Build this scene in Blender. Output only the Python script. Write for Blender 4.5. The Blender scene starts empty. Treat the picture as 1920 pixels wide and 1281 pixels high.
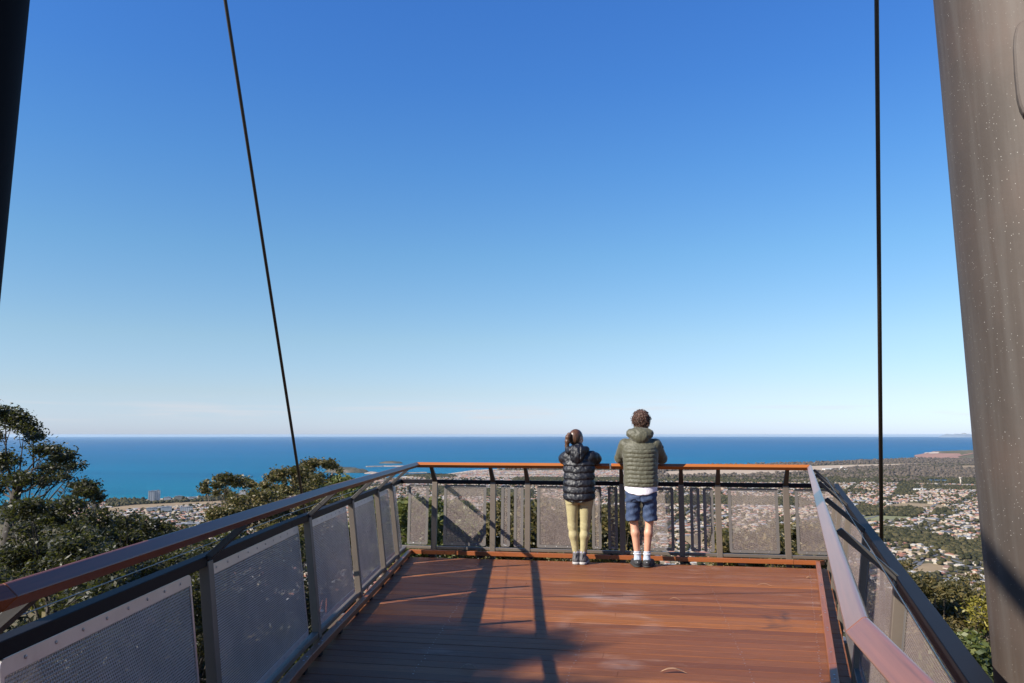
import bpy, math, random
import numpy as np
from mathutils import Vector, Matrix
R = math.radians
rng = np.random.default_rng(7); random.seed(7)
scene = bpy.context.scene
COL = scene.collection

# ------------------------------------------------------------------ camera, sky, sun, exposure
CAMH = 1.5; FPX = 1493.0; YE = 815.0
PITCH = math.atan((YE-640.5)/FPX)
cam = bpy.data.cameras.new('camera'); camo = bpy.data.objects.new('camera', cam); COL.objects.link(camo)
cam.lens = 36.0*FPX/1920; cam.sensor_width = 36.0; cam.clip_start = 0.05; cam.clip_end = 400000
camo.location = (0, 0, CAMH); camo.rotation_euler = (R(90)+PITCH, 0, 0)
scene.camera = camo

SUNV = Vector((1.30, 0.75, -1.0)).normalized()          # the way the light travels
world = bpy.data.worlds.new("World"); scene.world = world; world.use_nodes = True
wn = world.node_tree; bg = wn.nodes['Background']
sky = wn.nodes.new('ShaderNodeTexSky'); sky.sky_type = 'NISHITA'; sky.sun_disc = False
sky.sun_elevation = R(33.7); sky.sun_rotation = R(240); sky.altitude = 300
sky.air_density = 1.0; sky.dust_density = 0.35; sky.ozone_density = 2.6
# deeper blue overhead and a clean pale horizon: the sky's colour graded by elevation
_tc = wn.nodes.new('ShaderNodeTexCoord'); _sp = wn.nodes.new('ShaderNodeSeparateXYZ'); wn.links.new(_tc.outputs['Generated'], _sp.inputs[0])
_rp = wn.nodes.new('ShaderNodeValToRGB'); wn.links.new(_sp.outputs[2], _rp.inputs[0]); _K = 2.6
_st = [(0.0, (1.22, 1.46, 2.35)), (.01, (1.25, 1.48, 2.3)), (.05, (1.33, 1.42, 1.77)), (.116, (1.37, 1.54, 1.66)), (.221, (1.12, 1.62, 1.86)), (.322, (.89, 1.58, 2.14)), (.415, (.74, 1.50, 2.36)), (.494, (.70, 1.48, 2.50)), (.9, (.50, 1.2, 2.5))]
while len(_rp.color_ramp.elements) < len(_st): _rp.color_ramp.elements.new(.5)
for _e, (_p, _c) in zip(_rp.color_ramp.elements, _st): _e.position = _p; _e.color = tuple(v/_K for v in _c)+(1,)
_mx = wn.nodes.new('ShaderNodeMix'); _mx.data_type = 'RGBA'; _mx.blend_type = 'MULTIPLY'; _mx.inputs[0].default_value = 1
wn.links.new(sky.outputs[0], _mx.inputs[6]); wn.links.new(_rp.outputs[0], _mx.inputs[7])
_mp = wn.nodes.new('ShaderNodeMapping'); _mp.inputs['Scale'].default_value = (3, 3, 60); wn.links.new(_tc.outputs['Generated'], _mp.inputs[0])
_cn = wn.nodes.new('ShaderNodeTexNoise'); _cn.inputs['Scale'].default_value = 2.2; _cn.inputs['Detail'].default_value = 6; wn.links.new(_mp.outputs[0], _cn.inputs['Vector'])
_c1 = wn.nodes.new('ShaderNodeValToRGB'); wn.links.new(_cn.outputs['Fac'], _c1.inputs[0]); _c1.color_ramp.elements[0].position = .52; _c1.color_ramp.elements[1].position = .72
_c2 = wn.nodes.new('ShaderNodeValToRGB'); wn.links.new(_sp.outputs[2], _c2.inputs[0]); _e = _c2.color_ramp.elements; _e[0].position = .008; _e[0].color = (0, 0, 0, 1); _e[1].position = .05; _e[1].color = (0, 0, 0, 1); _n = _e.new(.024); _n.color = (.5, .5, .5, 1)
_cm = wn.nodes.new('ShaderNodeMath'); _cm.operation = 'MULTIPLY'; wn.links.new(_c1.outputs[0], _cm.inputs[0]); wn.links.new(_c2.outputs[0], _cm.inputs[1])
_m2 = wn.nodes.new('ShaderNodeMix'); _m2.data_type = 'RGBA'; wn.links.new(_cm.outputs[0], _m2.inputs[0]); wn.links.new(_mx.outputs[2], _m2.inputs[6]); _m2.inputs[7].default_value = (3.6, 3.45, 3.6, 1)
wn.links.new(_m2.outputs[2], bg.inputs[0]); bg.inputs[1].default_value = 0.0412*_K
sl = bpy.data.lights.new('sun', 'SUN'); slo = bpy.data.objects.new('sun', sl); COL.objects.link(slo)
sl.energy = 5.0; sl.angle = R(0.53); sl.color = (1.0, 0.93, 0.82)
slo.rotation_euler = SUNV.to_track_quat('-Z', 'Y').to_euler()
scene.view_settings.view_transform = 'Standard'; scene.view_settings.look = 'None'
scene.view_settings.exposure = 1.0; scene.view_settings.gamma = 1.0
scene.render.engine = 'CYCLES'
scene.cycles.transparent_max_bounces = 24; scene.cycles.max_bounces = 6

# ------------------------------------------------------------------ helpers
def ray(px, py):
    """direction of the sight line through a place measured in the survey photo, scaled so y = 1"""
    dx = (px-960)/FPX; dv = -(py-640.5)/FPX
    d = np.array([dx, math.cos(PITCH)-dv*math.sin(PITCH), math.sin(PITCH)+dv*math.cos(PITCH)])
    return d/d[1]
def U(px, py, z):
    d = ray(px, py); return d*((z-CAMH)/d[2])+np.array([0, 0, CAMH])
PLAIN = -300.0
def G(px, py, z=PLAIN): p = U(px, py, z); return (float(p[0]), float(p[1]))
def AT(px, py, y):
    d = ray(px, py)*y; return Vector((d[0], d[1], d[2]+CAMH))

def tag(o, label=None, cat=None, group=None, kind=None):
    if label: o['label'] = label
    if cat: o['category'] = cat
    if group: o['group'] = group
    if kind: o['kind'] = kind
    return o
def empty(name, loc=(0, 0, 0), rz=0, label=None, cat=None, group=None):
    o = bpy.data.objects.new(name, None); COL.objects.link(o); o.location = loc; o.rotation_euler = (0, 0, rz)
    o.empty_display_size = .2
    return tag(o, label, cat, group)
def mesh(name, verts, faces, mat=None, parent=None, smooth=False, mats=None, mi=None, uv=None):
    me = bpy.data.meshes.new(name)
    if isinstance(verts, np.ndarray) and isinstance(faces, np.ndarray):
        n = faces.shape[1]; me.vertices.add(len(verts)); me.vertices.foreach_set('co', verts.astype(np.float32).ravel())
        me.loops.add(faces.size); me.loops.foreach_set('vertex_index', faces.astype(np.int32).ravel())
        me.polygons.add(len(faces)); me.polygons.foreach_set('loop_start', np.arange(0, faces.size, n, dtype=np.int32))
        me.update(calc_edges=True)
    else:
        me.from_pydata([tuple(map(float, v)) for v in verts], [], [tuple(map(int, f)) for f in faces])
    for m in (mats or ([mat] if mat else [])): me.materials.append(m)
    if mi is not None: me.polygons.foreach_set('material_index', np.asarray(mi, dtype=np.int32))
    if smooth: me.polygons.foreach_set('use_smooth', np.ones(len(me.polygons), dtype=bool))
    if uv is not None:
        l = me.uv_layers.new(name='UVMap'); l.data.foreach_set('uv', np.asarray(uv, dtype=np.float32).ravel())
    me.update()
    o = bpy.data.objects.new(name, me); COL.objects.link(o)
    if parent: o.parent = parent
    return o
class MB:
    def __init__(s): s.v = []; s.f = []; s.m = []; s.cur = 0
    def add(s, vs, fs):
        b = len(s.v); s.v += [Vector(v) for v in vs]; s.f += [tuple(b+i for i in f) for f in fs]; s.m += [s.cur]*len(fs)
    def hexa(s, a, b):      # two quads (4 pts each) joined
        s.add(list(a)+list(b), [(3, 2, 1, 0), (4, 5, 6, 7), (0, 1, 5, 4), (1, 2, 6, 5), (2, 3, 7, 6), (3, 0, 4, 7)])
    def prism(s, A, B):     # polygon A swept to polygon B
        n = len(A); s.add(list(A)+list(B), [tuple(range(n-1, -1, -1)), tuple(range(n, 2*n))]+[(i, (i+1) % n, n+(i+1) % n, n+i) for i in range(n)])
    def box(s, c, sz, M=None):
        x, y, z = [t/2 for t in sz]
        p = [Vector(q) for q in ((-x, -y, -z), (x, -y, -z), (x, y, -z), (-x, y, -z), (-x, -y, z), (x, -y, z), (x, y, z), (-x, y, z))]
        if M is not None: p = [M @ q for q in p]
        p = [q+Vector(c) for q in p]; s.hexa(p[:4], p[4:])
    def tube(s, pts, rad, n=8, cap=True):
        pts = [Vector(p) for p in pts]
        if not hasattr(rad, '__len__'): rad = [rad]*len(pts)
        b = len(s.v); up = None
        for i, p in enumerate(pts):
            d = (pts[min(i+1, len(pts)-1)]-pts[max(i-1, 0)]).normalized()
            if up is None: up = d.orthogonal().normalized()
            up = (up-d*up.dot(d)).normalized(); w = d.cross(up)
            for k in range(n):
                a = 2*math.pi*k/n; s.v.append(p+(up*math.cos(a)+w*math.sin(a))*rad[i])
        fs = []
        for i in range(len(pts)-1):
            for k in range(n):
                q = b+i*n; fs.append((q+k, q+(k+1) % n, q+n+(k+1) % n, q+n+k))
        if cap:
            fs.append(tuple(b+k for k in range(n-1, -1, -1))); fs.append(tuple(b+(len(pts)-1)*n+k for k in range(n)))
        s.f += fs; s.m += [s.cur]*len(fs)
    def build(s, name, mat, parent=None, smooth=False, mats=None, bevel=0):
        o = mesh(name, s.v, s.f, mat, parent, smooth, mats, s.m if mats else None)
        if bevel:
            m = o.modifiers.new('bevel', 'BEVEL'); m.width = bevel; m.segments = 2; m.limit_method = 'ANGLE'; m.angle_limit = R(40)
        return o

# ------------------------------------------------------------------ materials
def nmat(name):
    m = bpy.data.materials.new(name); m.use_nodes = True
    nt = m.node_tree; return m, nt, nt.nodes['Principled BSDF']
def N(nt, t, **k):
    n = nt.nodes.new('ShaderNode'+t)
    for a, b in k.items():
        if hasattr(n, a): setattr(n, a, b)
        else: n.inputs[a.replace('_', ' ')].default_value = b
    return n
def ramp(nt, fac, stops):
    r = nt.nodes.new('ShaderNodeValToRGB'); e = r.color_ramp.elements
    while len(e) < len(stops): e.new(.5)
    for i, (p, c) in enumerate(stops):
        e[i].position = p; e[i].color = (c, c, c, 1) if not hasattr(c, '__len__') else (*c, 1)
    nt.links.new(fac, r.inputs[0]); return r.outputs[0]
def coord(nt, which='Object', scale=(1, 1, 1), rot=0):
    tc = nt.nodes.new('ShaderNodeTexCoord'); mp = nt.nodes.new('ShaderNodeMapping')
    mp.inputs['Scale'].default_value = scale; mp.inputs['Rotation'].default_value = (0, 0, rot)
    nt.links.new(tc.outputs[which], mp.inputs[0]); return mp.outputs[0]
def noise(nt, vec, scale=5, detail=4, rough=.6):
    n = nt.nodes.new('ShaderNodeTexNoise'); n.inputs['Scale'].default_value = scale; n.inputs['Detail'].default_value = detail
    n.inputs['Roughness'].default_value = rough
    nt.links.new(vec, n.inputs['Vector']); return n.outputs['Fac']
def mixc(nt, fac, a, b, mode='MIX'):
    m = nt.nodes.new('ShaderNodeMix'); m.data_type = 'RGBA'; m.blend_type = mode
    for sock, v in ((m.inputs[0], fac), (m.inputs[6], a), (m.inputs[7], b)):
        if isinstance(v, bpy.types.NodeSocket): nt.links.new(v, sock)
        elif hasattr(v, '__len__'): sock.default_value = (*v[:3], 1)
        else: sock.default_value = v
    return m.outputs[2]
def bump(nt, b, h, strength=.3, dist=.01):
    n = nt.nodes.new('ShaderNodeBump'); n.inputs['Strength'].default_value = strength; n.inputs['Distance'].default_value = dist
    nt.links.new(h, n.inputs['Height']); nt.links.new(n.outputs[0], b.inputs['Normal'])
def mth(nt, op, a, b=None, c=None):
    n = nt.nodes.new('ShaderNodeMath'); n.operation = op
    for i, v in enumerate((a, b, c)):
        if v is None: continue
        if isinstance(v, bpy.types.NodeSocket): nt.links.new(v, n.inputs[i])
        else: n.inputs[i].default_value = v
    return n.outputs[0]
AK = .83      # all paints and natural colours were matched half a stop lower
def simple(name, c, rough=.6, metal=0, var=.15, scale=8, bmp=0, spec=.5, coat=0, detail=4):
    c = [x*AK for x in c]
    m, nt, b = nmat(name); v = coord(nt); f = noise(nt, v, scale, detail)
    lo = [x*(1-var) for x in c]; hi = [min(1, x*(1+var)) for x in c]
    nt.links.new(ramp(nt, f, [(.3, lo), (.7, hi)]), b.inputs['Base Color'])
    b.inputs['Roughness'].default_value = rough; b.inputs['Metallic'].default_value = metal
    b.inputs['Specular IOR Level'].default_value = spec; b.inputs['Coat Weight'].default_value = coat
    if bmp: bump(nt, b, f, bmp, .005)
    return m

def mat_steel(name, c, rough=.42, specks=False):
    c = [x*AK for x in c]
    m, nt, b = nmat(name); v = coord(nt)
    f = noise(nt, v, 3, 5); g = noise(nt, v, 60, 3)
    col = mixc(nt, mth(nt, 'MULTIPLY', g, .5), ramp(nt, f, [(.25, [x*.82 for x in c]), (.75, [x*1.15 for x in c])]), [x*1.25 for x in c])
    if specks:
        vor = nt.nodes.new('ShaderNodeTexVoronoi'); vor.inputs['Scale'].default_value = 130; nt.links.new(v, vor.inputs['Vector'])
        wn_ = nt.nodes.new('ShaderNodeTexWhiteNoise'); nt.links.new(vor.outputs['Position'], wn_.inputs['Vector'])
        big = mth(nt, 'GREATER_THAN', wn_.outputs['Value'], .70)
        rad = mth(nt, 'MULTIPLY', wn_.outputs['Value'], .19)
        dot = mth(nt, 'MULTIPLY', mth(nt, 'LESS_THAN', vor.outputs['Distance'], rad), big)
        patch = ramp(nt, noise(nt, coord(nt, scale=(1, 1, .35)), 5, 4), [(.35, .1), (.62, .85)])
        mask = mth(nt, 'MULTIPLY', dot, patch)
        col = mixc(nt, mask, col, (.34, .32, .29))
        rust = ramp(nt, noise(nt, v, 2.2, 6), [(.5, 0), (.75, .6)])
        col = mixc(nt, rust, col, (.085, .055, .042)); strk = ramp(nt, noise(nt, coord(nt, scale=(9, 9, .5)), 2, 5), [(.45, 0), (.75, .5)]); col = mixc(nt, strk, col, (.105, .095, .085))
    nt.links.new(col, b.inputs['Base Color']); b.inputs['Roughness'].default_value = rough
    b.inputs['Metallic'].default_value = .25
    bump(nt, b, g, .12, .002)
    return m
M_STEEL = mat_steel('dark_bronze_steel', (.135, .108, .085), .5)
M_DARK = mat_steel('dark_rail_steel', (.010, .0095, .012), .55)
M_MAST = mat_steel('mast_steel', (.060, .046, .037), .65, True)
M_MAST_SHADE = mat_steel('shade_toned_mast_steel', (.004, .004, .005), .8)  # left mast's shade painted in as a near-black copy of the mast steel
for _m in (M_MAST_SHADE,): _m.node_tree.nodes['Principled BSDF'].inputs['Metallic'].default_value = 0; _m.node_tree.nodes['Principled BSDF'].inputs['Specular IOR Level'].default_value = .12
_b = M_DARK.node_tree.nodes['Principled BSDF']; _b.inputs['Metallic'].default_value = 0; _b.inputs['Specular IOR Level'].default_value = .10
M_FRAME = mat_steel('panel_frame_steel', (.58, .56, .57), .3); M_FRAME.node_tree.nodes['Principled BSDF'].inputs['Metallic'].default_value = .7
M_FRAMEB = mat_steel('painted_frame_steel', (.14, .125, .115), .5); M_BRKT = mat_steel('shade_toned_bracket_steel', (.055, .048, .042), .5)  # shade on the brackets put into their base colour, darker than the posts
M_ROD = mat_steel('rod_steel', (.05, .042, .036), .4)
M_WIRE = simple('wire', (.12, .12, .13), .3, .9, .1)
M_BOLT = simple('bolt', (.55, .55, .56), .3, .9, .1)
M_BLACK = simple('black_plastic', (.012, .012, .014), .35, 0, .2)

def mat_timber(name, c, axis_rot=0, rough=.3, coat=.35):
    c = [x*AK for x in c]
    m, nt, b = nmat(name); v = coord(nt, 'UV', (1, 1, 1))
    mp = nt.nodes.new('ShaderNodeMapping'); mp.inputs['Scale'].default_value = (1.4, 45, 1); nt.links.new(v, mp.inputs[0])
    f = noise(nt, mp.outputs[0], 1.5, 6, .65); g = noise(nt, coord(nt), 1.6, 3)
    col = ramp(nt, f, [(.22, [x*.42 for x in c]), (.42, [x*.85 for x in c]), (.6, c), (.8, [min(1, x*1.35) for x in c])])
    col = mixc(nt, ramp(nt, g, [(.4, 0), (.7, .4)]), col, [c[0]*.8, c[1]*.72, c[2]*.9])
    nt.links.new(col, b.inputs['Base Color']); b.inputs['Roughness'].default_value = rough
    b.inputs['Coat Weight'].default_value = coat; b.inputs['Coat Roughness'].default_value = .18
    bump(nt, b, f, .1, .002)
    return m
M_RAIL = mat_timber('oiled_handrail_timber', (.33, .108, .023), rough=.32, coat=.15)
M_RAILF = mat_timber('bright_oiled_timber', (.40, .125, .020), rough=.4, coat=.05); M_RAILR = mat_timber('right_handrail_timber', (.225, .085, .042), rough=.3, coat=.35); M_RAILD = mat_timber('dark_oiled_timber', (.22, .062, .018), rough=.36, coat=.0)  # handrail timber with a separate tone for the far, right and left sides
M_KERB = mat_timber('kerb_timber', (.29, .085, .022), rough=.4, coat=.15)

HN = math.atan2(.1857, 1)                              # boards run along the far edge
BD = Vector((math.cos(HN), -math.sin(HN), 0)); BN = Vector((math.sin(HN), math.cos(HN), 0))
def mat_deck():
    m, nt, b = nmat('decking_timber')
    tc = nt.nodes.new('ShaderNodeTexCoord')
    def dot(v, off=0):
        n = nt.nodes.new('ShaderNodeVectorMath'); n.operation = 'DOT_PRODUCT'; nt.links.new(tc.outputs['Object'], n.inputs[0]); n.inputs[1].default_value = v
        return mth(nt, 'ADD', n.outputs['Value'], off)
    s = dot(tuple(BD)); t = dot(tuple(BN), 20.0)
    brd = mth(nt, 'FLOOR', mth(nt, 'DIVIDE', t, .14))
    wn_ = nt.nodes.new('ShaderNodeTexWhiteNoise'); wn_.noise_dimensions = '1D'; nt.links.new(brd, wn_.inputs['W'])
    # grain
    cx = nt.nodes.new('ShaderNodeCombineXYZ')
    nt.links.new(mth(nt, 'ADD', mth(nt, 'MULTIPLY', s, 1.3), mth(nt, 'MULTIPLY', brd, 3.7)), cx.inputs[0]); nt.links.new(mth(nt, 'MULTIPLY', t, 38), cx.inputs[1])
    gr = noise(nt, cx.outputs[0], 1.6, 6, .7)
    c1 = ramp(nt, wn_.outputs['Value'], [(q, [x*AK for x in w]) for q, w in [(0, (.165, .052, .019)), (.3, (.25, .084, .029)), (.6, (.21, .070, .024)), (.85, (.295, .110, .040)), (1, (.36, .118, .023))]])
    col = mixc(nt, ramp(nt, gr, [(.3, .75), (.62, 0)]), c1, (.085, .034, .017))
    col = mixc(nt, ramp(nt, gr, [(.6, 0), (.85, .5)]), col, (.40, .19, .085))
    # pale scuffs and swirls
    wv = nt.nodes.new('ShaderNodeCombineXYZ'); nt.links.new(mth(nt, 'MULTIPLY', s, 1), wv.inputs[0]); nt.links.new(mth(nt, 'MULTIPLY', t, 3), wv.inputs[1])
    n1 = noise(nt, wv.outputs[0], 1.1, 7, .72)
    scuff = mth(nt, 'MULTIPLY', ramp(nt, n1, [(.56, 0), (.72, .38)]), ramp(nt, gr, [(.3, .3), (.6, 1)]))
    col = mixc(nt, scuff, col, (.48, .33, .25))
    wob = noise(nt, tc.outputs['Object'], 2.5, 3)
    def ring(px, py, r, w, a0, sx=1.0):
        p = U(px, py, 0); so = float(p[0]*BD.x+p[1]*BD.y); to = float(p[0]*BN.x+p[1]*BN.y)+20
        ds = mth(nt, 'MULTIPLY', mth(nt, 'SUBTRACT', s, so), sx); dt = mth(nt, 'SUBTRACT', t, to)
        rr = mth(nt, 'SQRT', mth(nt, 'ADD', mth(nt, 'POWER', mth(nt, 'ABSOLUTE', ds), 2), mth(nt, 'POWER', mth(nt, 'ABSOLUTE', dt), 2)))
        rr = mth(nt, 'ADD', rr, mth(nt, 'MULTIPLY', mth(nt, 'SUBTRACT', wob, .5), .25))
        e = mth(nt, 'DIVIDE', mth(nt, 'ABSOLUTE', mth(nt, 'SUBTRACT', rr, r)), w)
        k = mth(nt, 'MAXIMUM', mth(nt, 'SUBTRACT', 1, e), 0)
        return mth(nt, 'MULTIPLY', mth(nt, 'MULTIPLY', k, a0), ramp(nt, n1, [(.42, 0), (.62, 1)]))
    for a in ((1140, 1168, .36, .11, .17), (1150, 1117, .20, .2, .30), (1172, 1248, .04, .14, .26)):
        col = mixc(nt, ring(*a), col, (.52, .42, .38))
    for a in ((1345, 1160, .42, .05, .8), (1330, 1150, .62, .05, .8), (1365, 1165, .45, .03, .5)):
        p = U(a[0], a[1], 0); so = float(p[0]*BD.x+p[1]*BD.y)
        side = ramp(nt, mth(nt, 'SUBTRACT', s, so), [(.1, 0), (.25, 1)])
        col = mixc(nt, mth(nt, 'MULTIPLY', ring(*a), side), col, (.03, .018, .016))
    nt.links.new(col, b.inputs['Base Color'])
    b.inputs['Roughness'].default_value = .5; b.inputs['Specular IOR Level'].default_value = .22
    # fine reeded surface with grain
    reed = mth(nt, 'SINE', mth(nt, 'MULTIPLY', t, 2*math.pi/.0117))
    bump(nt, b, mth(nt, 'ADD', mth(nt, 'MULTIPLY', reed, .35), gr), .35, .004)
    return m
M_DECK = mat_deck()

def mat_perf(name, c0, c1, met, rad=.0048):
    c0, c1 = [[x*AK for x in q] for q in (c0, c1)]
    m, nt, b = nmat(name)
    uv = nt.nodes.new('ShaderNodeTexCoord'); sp = nt.nodes.new('ShaderNodeSeparateXYZ'); nt.links.new(uv.outputs['UV'], sp.inputs[0])
    P = .014; row = mth(nt, 'DIVIDE', sp.outputs[1], P*.866); ri = mth(nt, 'FLOOR', row)
    xo = mth(nt, 'ADD', mth(nt, 'DIVIDE', sp.outputs[0], P), mth(nt, 'MULTIPLY', mth(nt, 'MODULO', mth(nt, 'ABSOLUTE', ri), 2), .5))
    fx = mth(nt, 'MULTIPLY', mth(nt, 'SUBTRACT', mth(nt, 'FRACT', xo), .5), P); fy = mth(nt, 'MULTIPLY', mth(nt, 'SUBTRACT', mth(nt, 'FRACT', row), .5), P*.866)
    d = mth(nt, 'SQRT', mth(nt, 'ADD', mth(nt, 'MULTIPLY', fx, fx), mth(nt, 'MULTIPLY', fy, fy)))
    nt.links.new(mth(nt, 'GREATER_THAN', d, rad), b.inputs['Alpha'])
    f = noise(nt, coord(nt), 5, 4)
    nt.links.new(ramp(nt, f, [(.3, c0), (.7, c1)]), b.inputs['Base Color'])
    b.inputs['Roughness'].default_value = .40; b.inputs['Metallic'].default_value = met
    bump(nt, b, ramp(nt, mth(nt, 'DIVIDE', d, .0085), [(.55, 0), (.9, 1)]), .6, .003)
    return m
M_PERF = mat_perf('perforated_steel', (.44, .40, .38), (.56, .50, .48), .5); M_PERFB = mat_perf('perforated_painted_steel', (.30, .235, .215), (.37, .295, .27), .1, .0056)

# ------------------------------------------------------------------ lookout plan (metres, z = 0 on the boards)
NODES = [(-1.66, -.62), (-1.24, 1.90), (-1.30, 5.40), (-1.25, 10.15), (3.45, 9.28), (.679, 1.55), (.16, -1.0)]
def seg(i):
    a, b = Vector(NODES[i]), Vector(NODES[i+1]); d = (b-a).normalized(); return a, b, d, Vector((-d.y, d.x))   # outward normal
def isect(p, d, q, e):
    k = d.x*e.y-d.y*e.x
    if abs(k) < 1e-5: return q
    t = ((q.x-p.x)*e.y-(q.y-p.y)*e.x)/k; return p+d*t
def offpts(i, u, nu0=None, nu1=None):
    """the edge line of segment i pushed outward by u, mitred against its neighbours"""
    a, b, d, n = seg(i); p = a+n*u; q = b+n*u
    if i > 0:
        a2, b2, d2, n2 = seg(i-1); p = isect(p, d, b2+n2*(u if nu0 is None else nu0), d2)
    if i < len(NODES)-2:
        a2, b2, d2, n2 = seg(i+1); q = isect(q, d, a2+n2*(u if nu1 is None else nu1), d2)
    return p, q
#        handrail u, kink u
SIDE = {0: (-.10, .17), 1: (-.10, .17), 2: (-.10, .17), 3: (-.12, .13), 4: (-.05, .235), 5: (-.05, .235)}
def V3(p, z): return Vector((p.x, p.y, z))
ZM = .90
def upost(i, z):      # the leaning line of the posts
    um = SIDE[i][1]; return um+(z-ZM)*(.05 if i == 3 else .13)
PROF = [(0, 1.128), (.034, 1.158), (.042, 1.158), (.050, 1.142), (.050, 1.105), (.040, 1.090)]   # handrail section
def handrail(i, par, s0=0.0, s1=1.0):
    uh = SIDE[i][0]; A = []; B = []
    for u, z in PROF:
        n0 = SIDE[i-1][0]+u if i > 0 else None; n1 = SIDE[i+1][0]+u if i < 5 else None
        p, q = offpts(i, uh+u, n0, n1); L = (q-p)
        A.append(V3(p+L*s0, z)); B.append(V3(p+L*s1, z))
    mb = MB(); mb.prism(A, B); o = mb.build('handrail', M_RAILF if i == 3 else (M_RAILR if i > 3 else M_RAILD), par, bevel=.004)
    me = o.data; uvl = me.uv_layers.new(name='UVMap'); d = (B[0]-A[0]).normalized()
    for l in me.loops:
        co = me.vertices[l.vertex_index].co; w = co-A[0]; al = w.dot(d); uvl.data[l.index].uv = (al, (w-d*al).length+co.z)
    return o
def bar(i, u, z, w, h, mat, name, par, s0=0, s1=1, bevel=.003, tilt=0):
    """rectangular bar along segment i"""
    A = []; B = []
    for du, dz in ((-w/2, -h/2), (w/2, -h/2), (w/2, h/2), (-w/2, h/2)):
        du, dz = du*math.cos(tilt)+dz*math.sin(tilt), -du*math.sin(tilt)+dz*math.cos(tilt)
        n0 = u+du+(SIDE[i-1][1]-SIDE[i][1] if i > 0 else 0) ; n1 = u+du+(SIDE[i+1][1]-SIDE[i][1] if i < 5 else 0)
        p, q = offpts(i, u+du, n0, n1); A.append(V3(p+(q-p)*s0, z+dz)); B.append(V3(p+(q-p)*s1, z+dz))
    mb = MB(); mb.prism(A, B); o = mb.build(name, mat, par, bevel=bevel)
    return o, A, B
def frame(i, s):      # origin on the edge line at length s
    a, b, d, n = seg(i); return a+d*s, d, n
def P3(i, s, u, z):
    o, d, n = frame(i, s); return V3(o+n*u, z)
def slen(i, x=None, y=None):
    a, b, d, n = seg(i)
    return (y-a.y)/d.y if y is not None else (x-a.x)/d.x
_stud = {}
def stud(name, c, d, r, h, par):
    """one small round head at c, facing d (mesh data shared)"""
    key = (name, r, h)
    if key not in _stud:
        m = MB(); m.tube([(0, 0, 0), (0, 0, h*.7), (0, 0, h)], [r, r, r*.7], 8); o = m.build(name, M_BOLT, par); _stud[key] = o.data
    else:
        o = bpy.data.objects.new(name, _stud[key]); COL.objects.link(o); o.parent = par
    o.location = c; o.rotation_euler = Vector(d).to_track_quat('Z', 'Y').to_euler(); return o
def post(i, s, par):
    """leaning lower post, kinked at the mid rail and returning inward to the handrail"""
    uh, um = SIDE[i]; w = .033
    mb = MB(); m2 = MB()
    th = .042
    def sect(m, u0, z0, u1, z1, u2, z2, u3, z3, w0, w1):
        # plate outline in the (u, z) plane given thickness along the rail
        A = [P3(i, s-w0, u0, z0), P3(i, s-w0, u1, z1), P3(i, s-w1, u2, z2), P3(i, s-w1, u3, z3)]
        B = [P3(i, s+w0, u0, z0), P3(i, s+w0, u1, z1), P3(i, s+w1, u2, z2), P3(i, s+w1, u3, z3)]
        m.hexa(A, B)
    zb = -.14
    ui = upost(i, zb)
    sect(mb, ui+.0, zb, ui+th, zb-.10, um+th-.006, ZM+.005, um-.012, ZM+.005, w, w)
    p = mb.build('post', M_STEEL, par, bevel=.003)
    # upper bracket
    sect(m2, um-.010, ZM+.008, um+th-.008, ZM+.008, uh+.085, 1.112, uh+.058, 1.095, w*.92, w*.62)
    b = m2.build('bracket', M_BRKT, p, bevel=.002)
    # foot clamp bolt
    m3 = MB(); c = P3(i, s, upost(i, .105)+.012, .105); o, d, n = frame(i, s)
    D = Vector((d.x, d.y, 0)); m3.tube([c-D*.040, c+D*.040], .008, 8)
    m3.build('bolt', M_BOLT, p)
    return p
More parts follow.
